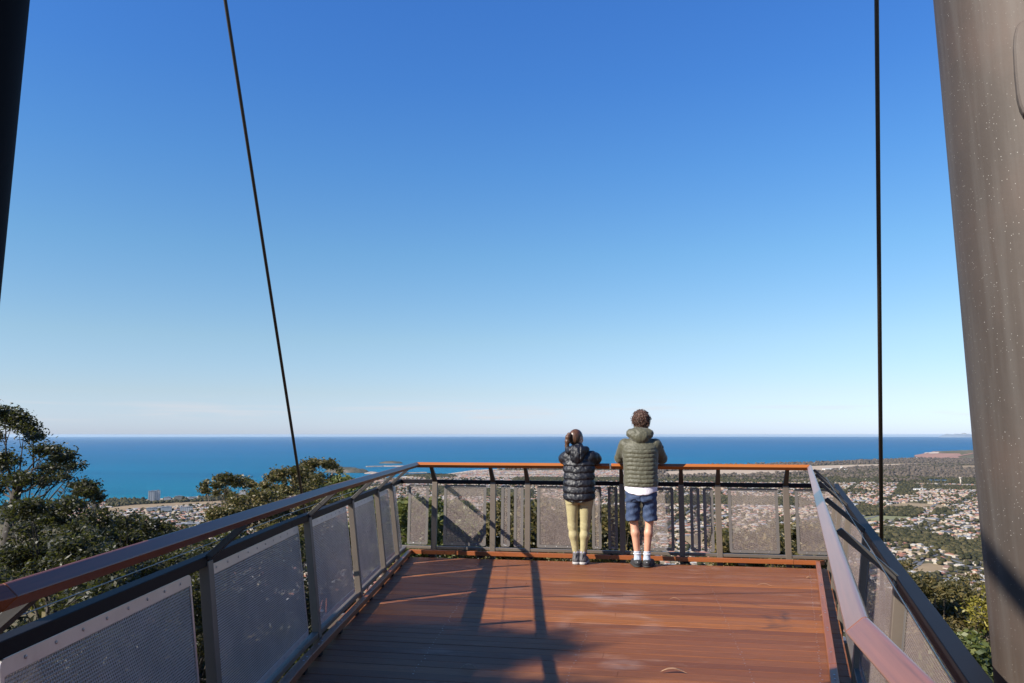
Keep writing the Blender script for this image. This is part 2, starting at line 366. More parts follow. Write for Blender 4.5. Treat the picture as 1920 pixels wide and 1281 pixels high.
def panel(i, s0, s1, par, lower=.125, upper=.868):
    """perforated sheet with flat bar frame, lying in the leaning plane of the posts"""
    z0, z1 = lower, upper; off = .032
    def Q(s, z, o): return P3(i, s, upost(i, z)+(o if o > .01 else o+.03), z)
    t = .035; th = .0022 if i == 3 else .0045
    pl = mesh('mesh_panel', *quadbox([Q(s0+.01, z0+.01, off), Q(s1-.01, z0+.01, off), Q(s1-.01, z1-.01, off), Q(s0+.01, z1-.01, off)],
              [Q(s0+.01, z0+.01, off+th), Q(s1-.01, z0+.01, off+th), Q(s1-.01, z1-.01, off+th), Q(s0+.01, z1-.01, off+th)]), M_PERF if i < 3 else M_PERFB, par)
    me = pl.data; uvl = me.uv_layers.new(name='UVMap'); a = Q(s0, z0, off); o, d, n = frame(i, s0); D = Vector((d.x, d.y, 0)); ZZ = (Q(s0, z1, off)-a).normalized()
    for l in me.loops:
        w = me.vertices[l.vertex_index].co-a; uvl.data[l.index].uv = (w.dot(D)+5, w.dot(ZZ)+5)
    # frame with rounded corners
    mb = MB(); H = z1-z0; W = s1-s0; c = .018; O = []; I = []
    def loop(sa, sb, za, zb, c):
        r = []
        for cx, cz, a0 in ((sb-c, zb-c, 0), (sa+c, zb-c, 90), (sa+c, za+c, 180), (sb-c, za+c, 270)):
            for k in range(4):
                an = R(a0+k*30); r.append((cx+c*math.cos(an), cz+c*math.sin(an)))
        return r
    O = loop(s0, s1, z0, z1, .022); I = loop(s0+t*(.5 if i < 3 else 1), s1-t*(.5 if i < 3 else 1), z0+t, z1-t*(1.35 if i < 3 else .9), .008); n_ = len(O)
    f0 = [Q(a_, b_, -.003) for a_, b_ in O]; f1 = [Q(a_, b_, -.003) for a_, b_ in I]
    g0 = [Q(a_, b_, .001) for a_, b_ in O]; g1 = [Q(a_, b_, .001) for a_, b_ in I]
    fs = []
    for k in range(n_):
        j = (k+1) % n_
        fs += [(k, j, n_+j, n_+k), (2*n_+k, 3*n_+k, 3*n_+j, 2*n_+j), (k, 2*n_+k, 2*n_+j, j), (n_+k, n_+j, 3*n_+j, 3*n_+k)]
    mb.add(f0+f1+g0+g1, fs)
    fr = mb.build('frame', M_FRAME if i < 3 else M_FRAMEB, pl)
    nn = max(2, int(W/.16)); nv = Vector((n.x, n.y, 0))
    for k in range(nn):
        s = s0+.04+(W-.08)*(k+.5)/nn
        for z in (z1-t*.6, z0+t/2): stud('rivet', Q(s, z, -.0035), -nv, .006, .003, pl)
    return pl
def quadbox(a, b):
    v = [tuple(p) for p in a]+[tuple(p) for p in b]
    return v, [(0, 1, 2, 3), (7, 6, 5, 4), (0, 4, 5, 1), (1, 5, 6, 2), (2, 6, 7, 3), (3, 7, 4, 0)]

def balustrade(name, label, segs, posts, panels, hsplit={}):
    root = empty('balustrade', P3(segs[0], 0, 0, 0), 0, label, 'balustrade')
    loc = root.location.copy()
    def fix(o):
        return o
    parts = []
    holder = root
    for i in segs:
        for s0, s1 in hsplit.get(i, [(0, 1)]): parts.append(handrail(i, root, s0, s1))
        um = SIDE[i][1]
        parts.append(bar(i, um+.022, .907, .055, .05, M_DARK, 'mid_rail', root)[0])
        zb = .095; parts.append(bar(i, upost(i, zb)+.03, zb, .05, .035, M_STEEL, 'bottom_rail', root)[0])
        uw = (um+SIDE[i][0])/2+.06
        p, q = offpts(i, uw, SIDE[i-1][1]*.5+SIDE[i-1][0]*.5+.06 if i > 0 else None, SIDE[i+1][1]*.5+SIDE[i+1][0]*.5+.06 if i < 5 else None)
        mb = MB(); mb.tube([V3(p, 1.01), V3(q, 1.01)], .002, 6); parts.append(mb.build('wire_cable', M_WIRE, root))
    for i, s in posts: parts.append(post(i, s, root))
    for i, s0, s1 in panels: parts.append(panel(i, s0, s1, root))
    for o in parts: o.matrix_parent_inverse = Matrix.Translation(-loc)
    return root

# ------------------------------------------------------------------ balustrades
def fs(x): return (x-NODES[3][0])/BD.x
FX = [-1.0, -.26, .17, .85, 1.31, 2.0, 2.42, 3.18]
FP = [(3, fs(x)) for x in FX]
pan = [(3, -.10, fs(FX[0])-.085)]
for k, (a, b) in enumerate(zip(FX[:-1], FX[1:])):
    a, b = fs(a), fs(b)
    if b-a > .55: pan.append((3, a+.115, b-.09))
    else: pan += [(3, a+.10, a+.215), (3, b-.175, b-.055)]
pan.append((3, fs(FX[-1])+.10, fs(FX[-1])+.58))
balustrade('far', 'steel balustrade across the far end whose orange handrail the two people lean on',
           [3], FP, pan, {3: [(0, .512), (.516, 1)]})
LP = [(1, slen(1, y=2.10)), (1, slen(1, y=3.885)), (2, slen(2, y=5.854)), (2, slen(2, y=7.334)), (2, slen(2, y=8.637)), (2, slen(2, y=9.568))]
LPAN = [(0, .9, 2.35), (1, .43, 1.83), (1, slen(1, y=3.885)+.05, slen(1, y=5.854)-.16)]
for a, b in ((5.854, 7.334), (7.334, 8.637), (8.637, 9.568)): LPAN.append((2, slen(2, y=a)+.05, slen(2, y=b)-.14))
LPAN.append((2, slen(2, y=9.568)+.05, slen(2, y=9.568)+.42))
balustrade('left', 'steel balustrade along the left deck edge with shaded mesh panels and dark brown handrail', [0, 1, 2], [(0, .8)]+LP, LPAN)
RS = [.12, 1.23, 2.65, 4.51, 6.23, 8.15]
RPAN = [(4, a+.07, b-.30) for a, b in zip(RS[:-1], RS[1:])]+[(5, .45, 1.3)]
balustrade('right', 'steel balustrade along the right deck edge with a pinkish sunlit timber handrail', [4, 5],
           [(4, s) for s in RS[:-1]]+[(5, .35), (5, 1.5), (5, 2.5)], RPAN)

# ------------------------------------------------------------------ deck
deck = empty('lookout_deck', (0, 0, 0), 0, 'reddish brown timber deck of wide reeded boards the two people stand on', 'deck')
def poly_off(u):
    pts = []
    for i in range(6):
        p, q = offpts(i, u)
        if i == 0: pts.append(p)
        pts.append(q)
    return pts
PL = poly_off(.13)
def xrange_at(t):
    """where the line n.x = t crosses the deck outline, as s values"""
    ss = []
    n = len(PL); ring_ = PL+[PL[0]]
    for a, b in zip(ring_[:-1], ring_[1:]):
        ta = a.x*BN.x+a.y*BN.y-t; tb = b.x*BN.x+b.y*BN.y-t
        if ta*tb < 0:
            p = a+(b-a)*(ta/(ta-tb)); ss.append(p.x*BD.x+p.y*BD.y)
    return (min(ss), max(ss)) if len(ss) >= 2 else None
mb = MB(); BW = .14
tmax = PL[3].x*BN.x+PL[3].y*BN.y-.10; 
k0 = int(math.floor((-0.2+20)/BW)); 
for k in range(k0, k0+90):
    t0 = k*BW-20+.0018; t1 = t0+BW-.0036
    if t1 > tmax: break
    ra = xrange_at(t0+.001); rb = xrange_at(t1-.001)
    if not ra or not rb: continue
    def W(s, t, z): return BD*s+BN*t+Vector((0, 0, z))
    dz = random.uniform(-.0012, .0012)
    splits = [0, 1] if k % 3 else [0, random.uniform(.3, .7), 1]
    for a, b in zip(splits[:-1], splits[1:]):
        sa0 = ra[0]+(ra[1]-ra[0])*a+.001; sa1 = ra[0]+(ra[1]-ra[0])*b-.001; sb0 = rb[0]+(rb[1]-rb[0])*a+.001; sb1 = rb[0]+(rb[1]-rb[0])*b-.001
        c = .002
        A = [W(sa0, t0, -.03), W(sa0, t0, dz-c), W(sa0, t0+c, dz), W(sb0, t1-c, dz), W(sb0, t1, dz-c), W(sb0, t1, -.03)]
        B = [W(sa1, t0, -.03), W(sa1, t0, dz-c), W(sa1, t0+c, dz), W(sb1, t1-c, dz), W(sb1, t1, dz-c), W(sb1, t1, -.03)]
        mb.prism(A, B)
mb.build('decking', M_DECK, deck)
# screws in lines across the boards, over the joists
ms = MB()
for (px, py, qx, qy) in ((1133, 1080, 1128, 1120), (1322, 1075, 1413, 1281), (1518, 1075, 1540, 1281), (880, 1105, 790, 1240), (1095, 1200, 1060, 1281)):
    a = U(px, py, 0); b = U(qx, qy, 0); ta = a[0]*BN.x+a[1]*BN.y; tb = b[0]*BN.x+b[1]*BN.y
    for k in range(k0, k0+80):
        for e in (.03, .11):
            t = k*BW-20+e
            if not (min(ta, tb)-.3 < t < max(ta, tb)+.3): continue
            f = (t-ta)/(tb-ta); p = a+(b-a)*f; c = Vector((p[0]+random.gauss(0, .006), p[1], 0)); c.z = .0018
            r = .0055*random.uniform(.6, 1.2)
            v = [c+Vector((r*math.cos(q*math.pi/3), r*math.sin(q*math.pi/3), 0)) for q in range(6)]
            ms.add(v, [tuple(range(6))])
o = ms.build('deck_screw', M_BOLT, deck); tag(o, kind='stuff')
# kerb rails with a gap below
for i, cuts in ((0, [0, 1]), (1, [0, .55, 1]), (2, [0, .45, 1]), (3, [0, .09, .515, .95, 1]), (4, [0, .18, .53, 1]), (5, [0, 1])):
    for c0, c1 in zip(cuts[:-1], cuts[1:]):
        A = []; B = []
        lap = .04 if i == 3 else 0
        for u, z in ((0, .026), (.048, .026), (.048, .076), (0, .076)):
            p, q = offpts(i, u); L = (q-p).length; e = .0015/L
            A.append(V3(p+(q-p)*(c0+(e if c0 else 0)), z)); B.append(V3(p+(q-p)*(c1-(e if c1 < 1 else 0)), z))
        if i == 3 and c1 == 1:
            for k in range(4): B[k] = B[k]+(B[k]-A[k]).normalized()*.05
        m = MB(); m.prism(A, B); ko = m.build('kerb_rail', M_KERB, deck, bevel=.003)
        uvl = ko.data.uv_layers.new(name='UVMap'); d = (B[0]-A[0]).normalized()
        for l in ko.data.loops:
            w = ko.data.vertices[l.vertex_index].co-A[0]; al = w.dot(d); uvl.data[l.index].uv = (al+7*c0, (w-d*al).length+w.z)
    a, b, d, n = seg(i); L = (b-a).length; s = .25
    while s < L-.15:
        m = MB(); m.box((0, 0, 0), (.07, .04, .027)); o = m.build('kerb_packer', M_DARK, deck); o.location = P3(i, s, .024, .0125); o.rotation_euler = (0, 0, math.atan2(d.y, d.x))
        for e in (0, .09): stud('kerb_screw', P3(i, s+e, .024, .076), (0, 0, 1), .007, .003, deck)
        s += .62
# steel structure below the boards
for s in (-1.0, .0, 1.1, 2.2, 3.2):
    t0 = -.5; t1 = tmax-.05
    m = MB()
    pts = []
    for t in np.linspace(t0, t1, 40):
        xr = xrange_at(t)
        if xr and xr[0]+.1 < s < xr[1]-.1: pts.append(t)
    if len(pts) > 1:
        A = BD*s+BN*pts[0]; B = BD*s+BN*pts[-1]; w = BD*.05
        m.hexa([A-w+Vector((0, 0, -.30)), A+w+Vector((0, 0, -.30)), A+w+Vector((0, 0, -.034)), A-w+Vector((0, 0, -.034))],
               [B-w+Vector((0, 0, -.30)), B+w+Vector((0, 0, -.30)), B+w+Vector((0, 0, -.034)), B-w+Vector((0, 0, -.034))])
        m.build('joist', M_DARK, deck)
m = MB()
for i in range(6):
    A = []; B = []
    for u, z in ((-.02, -.36), (.005, -.36), (.005, -.036), (-.02, -.036)):
        p, q = offpts(i, u); A.append(V3(p, z)); B.append(V3(q, z))
    m.prism(A, B)
m.build('edge_beam', M_DARK, deck)

# ------------------------------------------------------------------ masts and tie rods
def mast(x0, y0, dx, dy, label, fin):
    """steel tube leaning by dx, dy per metre of height; x0, y0 at z = 2"""
    r = empty('mast', (x0-2*dx, y0-2*dy, 0), 0, label, 'mast'); m = MB()
    f = lambda z: Vector((dx*z, dy*z, z))
    m.tube([f(z) for z in (-24, -10, -2, 1, 4, 7, 11)], .29, 64); m.build('tube', M_MAST if fin else M_MAST_SHADE, r, True)
    m = MB(); m.tube([f(11), f(11.05)], .31, 48); m.build('cap', M_MAST, r)
    if fin:
        m = MB(); c = f(2.52); a = R(fin); n = Vector((math.cos(a), math.sin(a), 0)); t = Vector((-n.y, n.x, 0))
        pr = []
        for k in range(20):
            q = 2*math.pi*k/20; zz = .15*math.copysign(min(1, abs(math.sin(q))**.6), math.sin(q)); yy = .045*math.copysign(abs(math.cos(q))**.8, math.cos(q))
            pr.append((yy, zz))
        A = [c+n*.27+t*y+Vector((0, 0, z)) for y, z in pr]; B = [c+n*.325+t*y*.75+Vector((0, 0, z*.95)) for y, z in pr]
        m.prism(A, B); m.build('cover_plate', M_MAST, r, bevel=.008)
    return r
mast(-1.985, 2.52, .036, -.02, 'steel tube mast coloured near-black for shade, cut by the left edge of the view', None)
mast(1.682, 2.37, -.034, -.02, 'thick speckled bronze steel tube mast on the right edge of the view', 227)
def rod(a, b, r, label, lo):
    a, b = Vector(a), Vector(b); o = empty('tie_rod', a, 0, label, 'tie rod', 'tie rods from the masts to the deck edges'); m = MB()
    m.tube([Vector((0, 0, 0)), (b-a)], r, 16); m.build('rod', M_ROD, o, True)
    d = (b-a).normalized(); m = MB(); m.tube([d*-.02, d*.25], r*1.6, 16); m.build('turnbuckle', M_ROD, o, True)
    m = MB(); m.box((0, 0, -.06), (.02, .10, .2), Matrix.Rotation(lo, 3, 'Z')); m.build('fork', M_STEEL, o)
    return o
rod((-1.752, 7.48, -.07), (-1.872, 2.55, 7.74), .0115, 'thin dark tie rod slanting down to the left balustrade', 0)
rod((2.78, 6.18, .12), (1.60, 2.72, 9.35), .0138, 'near-vertical black tie rod coming down outside the right balustrade', -.3)
o = empty('blocker_tube', (-1.82, 2.5, 4.84), 0, 'added unseen brace tube running back from the left mast behind the viewer', 'blocker'); m = MB(); m.tube([(0, 0, 0), (0, -7.9, -4.94)], .034, 20); m.build('tube', M_MAST_SHADE, o, True); m = MB(); m.tube([(0, .02, .01), (0, -.25, -.156)], .07, 20); m.build('collar', M_MAST_SHADE, o, True)  # tube added out of view to cast the dark band on the right mast
# outrigger brackets holding the rods' feet
m = MB(); m.hexa([(-1.28, 7.44, -.30), (-1.28, 7.52, -.30), (-1.28, 7.52, -.12), (-1.28, 7.44, -.12)], [(-1.79, 7.44, -.22), (-1.79, 7.52, -.22), (-1.79, 7.52, -.12), (-1.79, 7.44, -.12)])
m.build('outrigger', M_STEEL, deck); m = MB()
m.hexa([(2.30, 6.20, -.30), (2.33, 6.28, -.30), (2.33, 6.28, -.05), (2.30, 6.20, -.05)], [(2.81, 6.14, -.2), (2.83, 6.22, -.2), (2.83, 6.22, -.05), (2.81, 6.14, -.05)])
m.build('outrigger', M_STEEL, deck)

# small floodlight below the left balustrade
fl = empty('floodlight', tuple(U(609, 1172, .05)+np.array([-.12, .25, 0])), 0, 'small black cylindrical floodlight with silver rings under the left balustrade', 'floodlight')
m = MB(); m.tube([(0, 0, -.06), (0, 0, .05)], [.045, .045], 20); m.build('housing', M_BLACK, fl, True)
for z in (.045, -.005): m = MB(); m.tube([(0, 0, z), (0, 0, z+.008)], .049, 20); m.build('ring', M_BOLT, fl)
m = MB(); m.tube([(.02, 0, .05), (.03, .03, .12), (.06, .05, .14), (.07, .0, .0)], .004, 6); m.build('cable', simple('orange_cable', (.5, .12, .03)), fl)

# fallen leaves on the boards
M_LEAFDRY = simple('dry_leaf', (.42, .24, .13), .6, 0, .3, 30)
leafspots = [((1262, 1264), .17, .028, 'long pale curled dry leaf near the front of the deck'), ((1265, 1127), .10, .014, 'small pale dry leaf in the middle of the deck'),
             ((1433, 1100), .14, .012, 'thin straw-coloured dry leaf lying on the boards toward the right'), ((1517, 1086), .06, .03, 'tiny cream leaf near the far right corner of the deck'),
             ((1526, 1062), .10, .05, 'crumpled cream leaf caught in the far right corner by the kerb'), ((890, 1117), .12, .03, 'brown leaf in the shaded left part of the deck'),
             ((1542, 1158), .05, .03, 'tiny leaf against the right kerb'), ((878, 1256), .11, .02, 'reddish dry leaf in the dark shade at the front left')]
for (px, py), L, w, lab in leafspots:
    p = U(px, py, 0); n = 8; vs = []; fsx = []; ang = random.uniform(-.5, .3)
    for k in range(n+1):
        t = k/n; ww = w*math.sin(math.pi*min(1, t*1.02+.0))**.8/2; cv = .018*math.sin(t*math.pi)*(1 if L > .09 else .4)+.004
        x = (t-.5)*L; y = .02*math.sin(t*3)
        for sgn in (-1, 0, 1): vs.append((x, y+sgn*ww, cv+abs(sgn)*ww*.4))
    for k in range(n):
        for c in (0, 1): q = k*3+c; fsx.append((q, q+1, q+4, q+3))
    o = mesh('fallen_leaf', vs, fsx, M_LEAFDRY, None, True); o.location = (p[0], p[1], .003); o.rotation_euler = (0, 0, ang)
    sm = o.modifiers.new('thick', 'SOLIDIFY'); sm.thickness = .0015
    tag(o, lab, 'leaf', 'dry leaves fallen on the deck')

# ------------------------------------------------------------------ implicit surfaces for the two people
def surfnet(f, lo, hi, h):
    ax = [np.arange(lo[i], hi[i]+h, h, dtype=np.float32) for i in range(3)]
    X, Y, Z = np.meshgrid(*ax, indexing='ij'); D = f(X, Y, Z).astype(np.float32)
    s = D < 0; nx, ny, nz = D.shape
    corner = [(i, j, k) for i in (0, 1) for j in (0, 1) for k in (0, 1)]
    def sub(a, c): return a[c[0]:nx-1+c[0], c[1]:ny-1+c[1], c[2]:nz-1+c[2]]
    cnt = sum(sub(s, c).astype(np.int8) for c in corner); mask = (cnt > 0) & (cnt < 8)
    idx = -np.ones(mask.shape, dtype=np.int64); ii = np.argwhere(mask); idx[mask] = np.arange(len(ii))
    acc = np.zeros((len(ii), 3)); wt = np.zeros(len(ii))
    for a in corner:
        for ax_ in range(3):
            if a[ax_]: continue
            b = list(a); b[ax_] = 1
            da = D[ii[:, 0]+a[0], ii[:, 1]+a[1], ii[:, 2]+a[2]]; db = D[ii[:, 0]+b[0], ii[:, 1]+b[1], ii[:, 2]+b[2]]
            cr = (da < 0) != (db < 0); t = np.where(cr, da/np.where(cr, da-db, 1), 0)
            p = np.tile(np.array(a, float), (len(ii), 1)); p[:, ax_] = t
            acc += p*cr[:, None]; wt += cr
    V = (ii+acc/np.maximum(wt, 1)[:, None])*h+np.array(lo)
    F = []
    for ax_ in range(3):
        o1, o2 = [(1, 2), (2, 0), (0, 1)][ax_]
        a = [slice(1, -1)]*3; a[ax_] = slice(0, -1); b = list(a); b[ax_] = slice(1, None)
        sa = s[tuple(a)]; sb = s[tuple(b)]; e = np.argwhere(sa != sb); fl_ = sa[sa != sb]
        base = e.copy(); base[:, o1] += 1; base[:, o2] += 1
        def g(d1, d2):
            q = base.copy(); q[:, o1] += d1; q[:, o2] += d2; return idx[q[:, 0], q[:, 1], q[:, 2]]
        q = np.stack([g(-1, -1), g(0, -1), g(0, 0), g(-1, 0)], 1); q[~fl_] = q[~fl_][:, ::-1]; F.append(q)
    F = np.concatenate(F); F = F[(F >= 0).all(1)]
    return V.astype(np.float32), F.astype(np.int32)
def cap(X, Y, Z, a, b, r0, r1):
    a = np.array(a, float); b = np.array(b, float); d = b-a; L = max(float(d@d), 1e-9)
    t = np.clip(((X-a[0])*d[0]+(Y-a[1])*d[1]+(Z-a[2])*d[2])/L, 0, 1)
    return np.sqrt((X-a[0]-t*d[0])**2+(Y-a[1]-t*d[1])**2+(Z-a[2]-t*d[2])**2)-(r0+(r1-r0)*t), t
def ell(X, Y, Z, c, r):
    k = np.sqrt(((X-c[0])/r[0])**2+((Y-c[1])/r[1])**2+((Z-c[2])/r[2])**2); return (k-1)*min(r)
def smin(a, b, k):
    h = np.clip(.5+.5*(b-a)/k, 0, 1); return b*(1-h)+a*h-k*h*(1-h)
def tors(X, Y, Z, tab):
    """stack of ellipses: rows z, half width, half depth, centre y"""
    t = np.array(tab); a = np.interp(Z, t[:, 0], t[:, 1]); b = np.interp(Z, t[:, 0], t[:, 2]); c = np.interp(Z, t[:, 0], t[:, 3])
    cx = np.interp(Z, t[:, 0], t[:, 4]) if t.shape[1] > 4 else 0
    k = np.sqrt(np.abs((X-cx)/a)**2.3+np.abs((Y-c)/b)**2.3+1e-9); d = (k**(2/2.3)-1)*np.minimum(a, b)
    return np.maximum(d, np.maximum(t[0, 0]-Z, Z-t[-1, 0]))
def sdfmesh(name, f, lo, hi, h, mat, parent, smooth_it=2):
    V, F = surfnet(f, lo, hi, h); o = mesh(name, V, F, mat, parent, True)
    if smooth_it: m = o.modifiers.new('smooth', 'SMOOTH'); m.iterations = smooth_it; m.factor = .5
    return o
M_SKIN = simple('skin', (.56, .29, .19), .5, 0, .1, 12)
M_EYE = simple('eye_white', (.7, .7, .68), .2)
M_IRIS = simple('iris', (.06, .035, .02), .2)
M_LIPS = simple('lips', (.42, .15, .12), .45)

def head_sdf(X, Y, Z, c, yaw, sc=1.0):
    """head with brow, nose, lips, chin, ears; c = centre, yaw turns the face (0 = forward +y, positive to the left)"""
    x = X-c[0]; y = Y-c[1]; z = (Z-c[2])/sc; cs, sn = math.cos(yaw), math.sin(yaw)
    u = (x*cs+y*sn)/sc; v = (-x*sn+y*cs)/sc
    d = ell(u, v, z, (0, -.012, .022), (.074, .094, .096))
    d = smin(d, ell(u, v, z, (0, .028, -.035), (.056, .062, .075)), .03)
    d = smin(d, cap(u, v, z, (0, .072, -.088), (0, .066, -.080), .022, .024)[0], .025)
    d = smin(d, cap(u, v, z, (0, .084, .020), (0, .110, -.022), .008, .013)[0], .012)
    d = smin(d, cap(u, v, z, (-.015, .098, -.026), (.015, .098, -.026), .008, .008)[0], .008)
    d = smin(d, cap(u, v, z, (-.034, .074, .030), (.034, .074, .030), .012, .012)[0], .016)
    for s in (-1, 1):
        d = np.maximum(d, -(ell(u, v, z, (s*.031, .094, .010), (.015, .014, .010))))
        d = smin(d, cap(u, v, z, (s*.036, .066, -.020), (s*.044, .050, -.012), .018, .018)[0], .018)
        d = smin(d, ell(u, v, z, (s*.079, -.006, .004), (.010, .019, .032)), .006)
    d = smin(d, cap(u, v, z, (-.018, .090, -.052), (.018, .090, -.052), .0075, .0075)[0], .006)
    return d*sc
def face_bits(par, c, yaw, sc):
    M = Matrix.Translation(c) @ Matrix.Rotation(yaw, 4, 'Z') @ Matrix.Scale(sc, 4)
    for s in (-1, 1):
        m = MB(); sph(m, M @ Vector((s*.031, .079, .010)), .0125*sc); e = m.build('eye', M_EYE, par, True)
        m = MB(); sph(m, M @ Vector((s*.031, .0865, .010)), .0062*sc); m.build('iris', M_IRIS, e, True)
    m = MB(); m.tube([M @ Vector(p) for p in ((-.022, .0935, -.052), (-.008, .0985, -.051), (.008, .0985, -.051), (.022, .0935, -.052))], [.003*sc, .0048*sc, .0048*sc, .003*sc], 8); m.build('lips', M_LIPS, par, True)
def sph(m, c, r, n=10, k=7, sq=(1, 1, 1)):
    b = len(m.v); vs = []; fs_ = []
    for i in range(k+1):
        th = math.pi*i/k
        for j in range(n):
            ph = 2*math.pi*j/n; vs.append(Vector(c)+Vector((r*sq[0]*math.sin(th)*math.cos(ph), r*sq[1]*math.sin(th)*math.sin(ph), r*sq[2]*math.cos(th))))
    for i in range(k):
        for j in range(n): fs_.append((i*n+j, (i+1)*n+j, (i+1)*n+(j+1) % n, i*n+(j+1) % n))
    m.add(vs, fs_)
def hand_sdf(d, X, Y, Z, w, dirv, s):
    """palm and five fingers from wrist w along dirv (unit, horizontal), palm facing down, fingers drooping"""
    w = Vector(w); f = Vector(dirv).normalized(); up = Vector((0, 0, 1)); sd = f.cross(up).normalized()
    pc = w+f*.055
    for k, e in enumerate((-.030, -.010, .010, .030)):
        root = w+f*.085+sd*e; base = w+f*.02+sd*e*.6
        d = smin(d, cap(X, Y, Z, base, root, .013, .0115)[0], .012)
        L = (.062, .072, .068, .054)[k]; sp = sd*(e*.55)
        m1 = root+f*L*.5+sp*.6+up*(-.006-.004*k); m2 = m1+f*L*.38+sp*.4+up*(-.026-.003*k); m3 = m2+f*.010+up*-.022
        d = np.minimum(d, cap(X, Y, Z, root, m1, .0095, .0088)[0]); d = smin(d, cap(X, Y, Z, m1, m2, .0088, .0080)[0], .004); d = smin(d, cap(X, Y, Z, m2, m3, .0080, .0072)[0], .004)
    t0 = w+f*.03-sd*.022*s; t1 = w+f*.062-sd*.055*s-up*.01; t2 = w+f*.090-sd*.060*s-up*.022
    d = smin(d, cap(X, Y, Z, t0, t1, .014, .0105)[0], .008); d = smin(d, cap(X, Y, Z, t1, t2, .0105, .0085)[0], .004)
    return d

def crease(X, Y, Z, s=1.0):
    return .38*s*(.0022*np.sin(X*62+3*np.sin(Z*31)+Y*20)+.0016*np.sin(Z*120+4*np.sin(X*37+1)+Y*50)+.0014*np.sin(X*140+Z*90+2*np.sin(Z*50)))
def quilt(coordv, pitch, amp, phase=0):
    q = (coordv/pitch+phase) % 1.0; return amp*(1-np.abs(2*q-1)**3.2)
def person_root(px, name_u, label, rz=0):
    s = px; p = P3(3, s, name_u, 0); return empty('person', p, -HN+rz, label, 'person')
def fab(name, c, rough=.5, sheen=.3, wr=.25, scale=22, var=.12):
    c = [x*AK for x in c]
    m, nt, b = nmat(name); v = coord(nt)
    f = noise(nt, v, scale, 5, .6); g = noise(nt, coord(nt, scale=(1, 1, .45)), scale*.7, 3)
    nt.links.new(ramp(nt, f, [(.3, [x*(1-var) for x in c]), (.7, [x*(1+var) for x in c])]), b.inputs['Base Color'])
    b.inputs['Roughness'].default_value = rough; b.inputs['Sheen Weight'].default_value = sheen; b.inputs['Sheen Roughness'].default_value = .4
    bump(nt, b, mth(nt, 'ADD', mth(nt, 'MULTIPLY', f, .4), g), wr, .03)
    return m

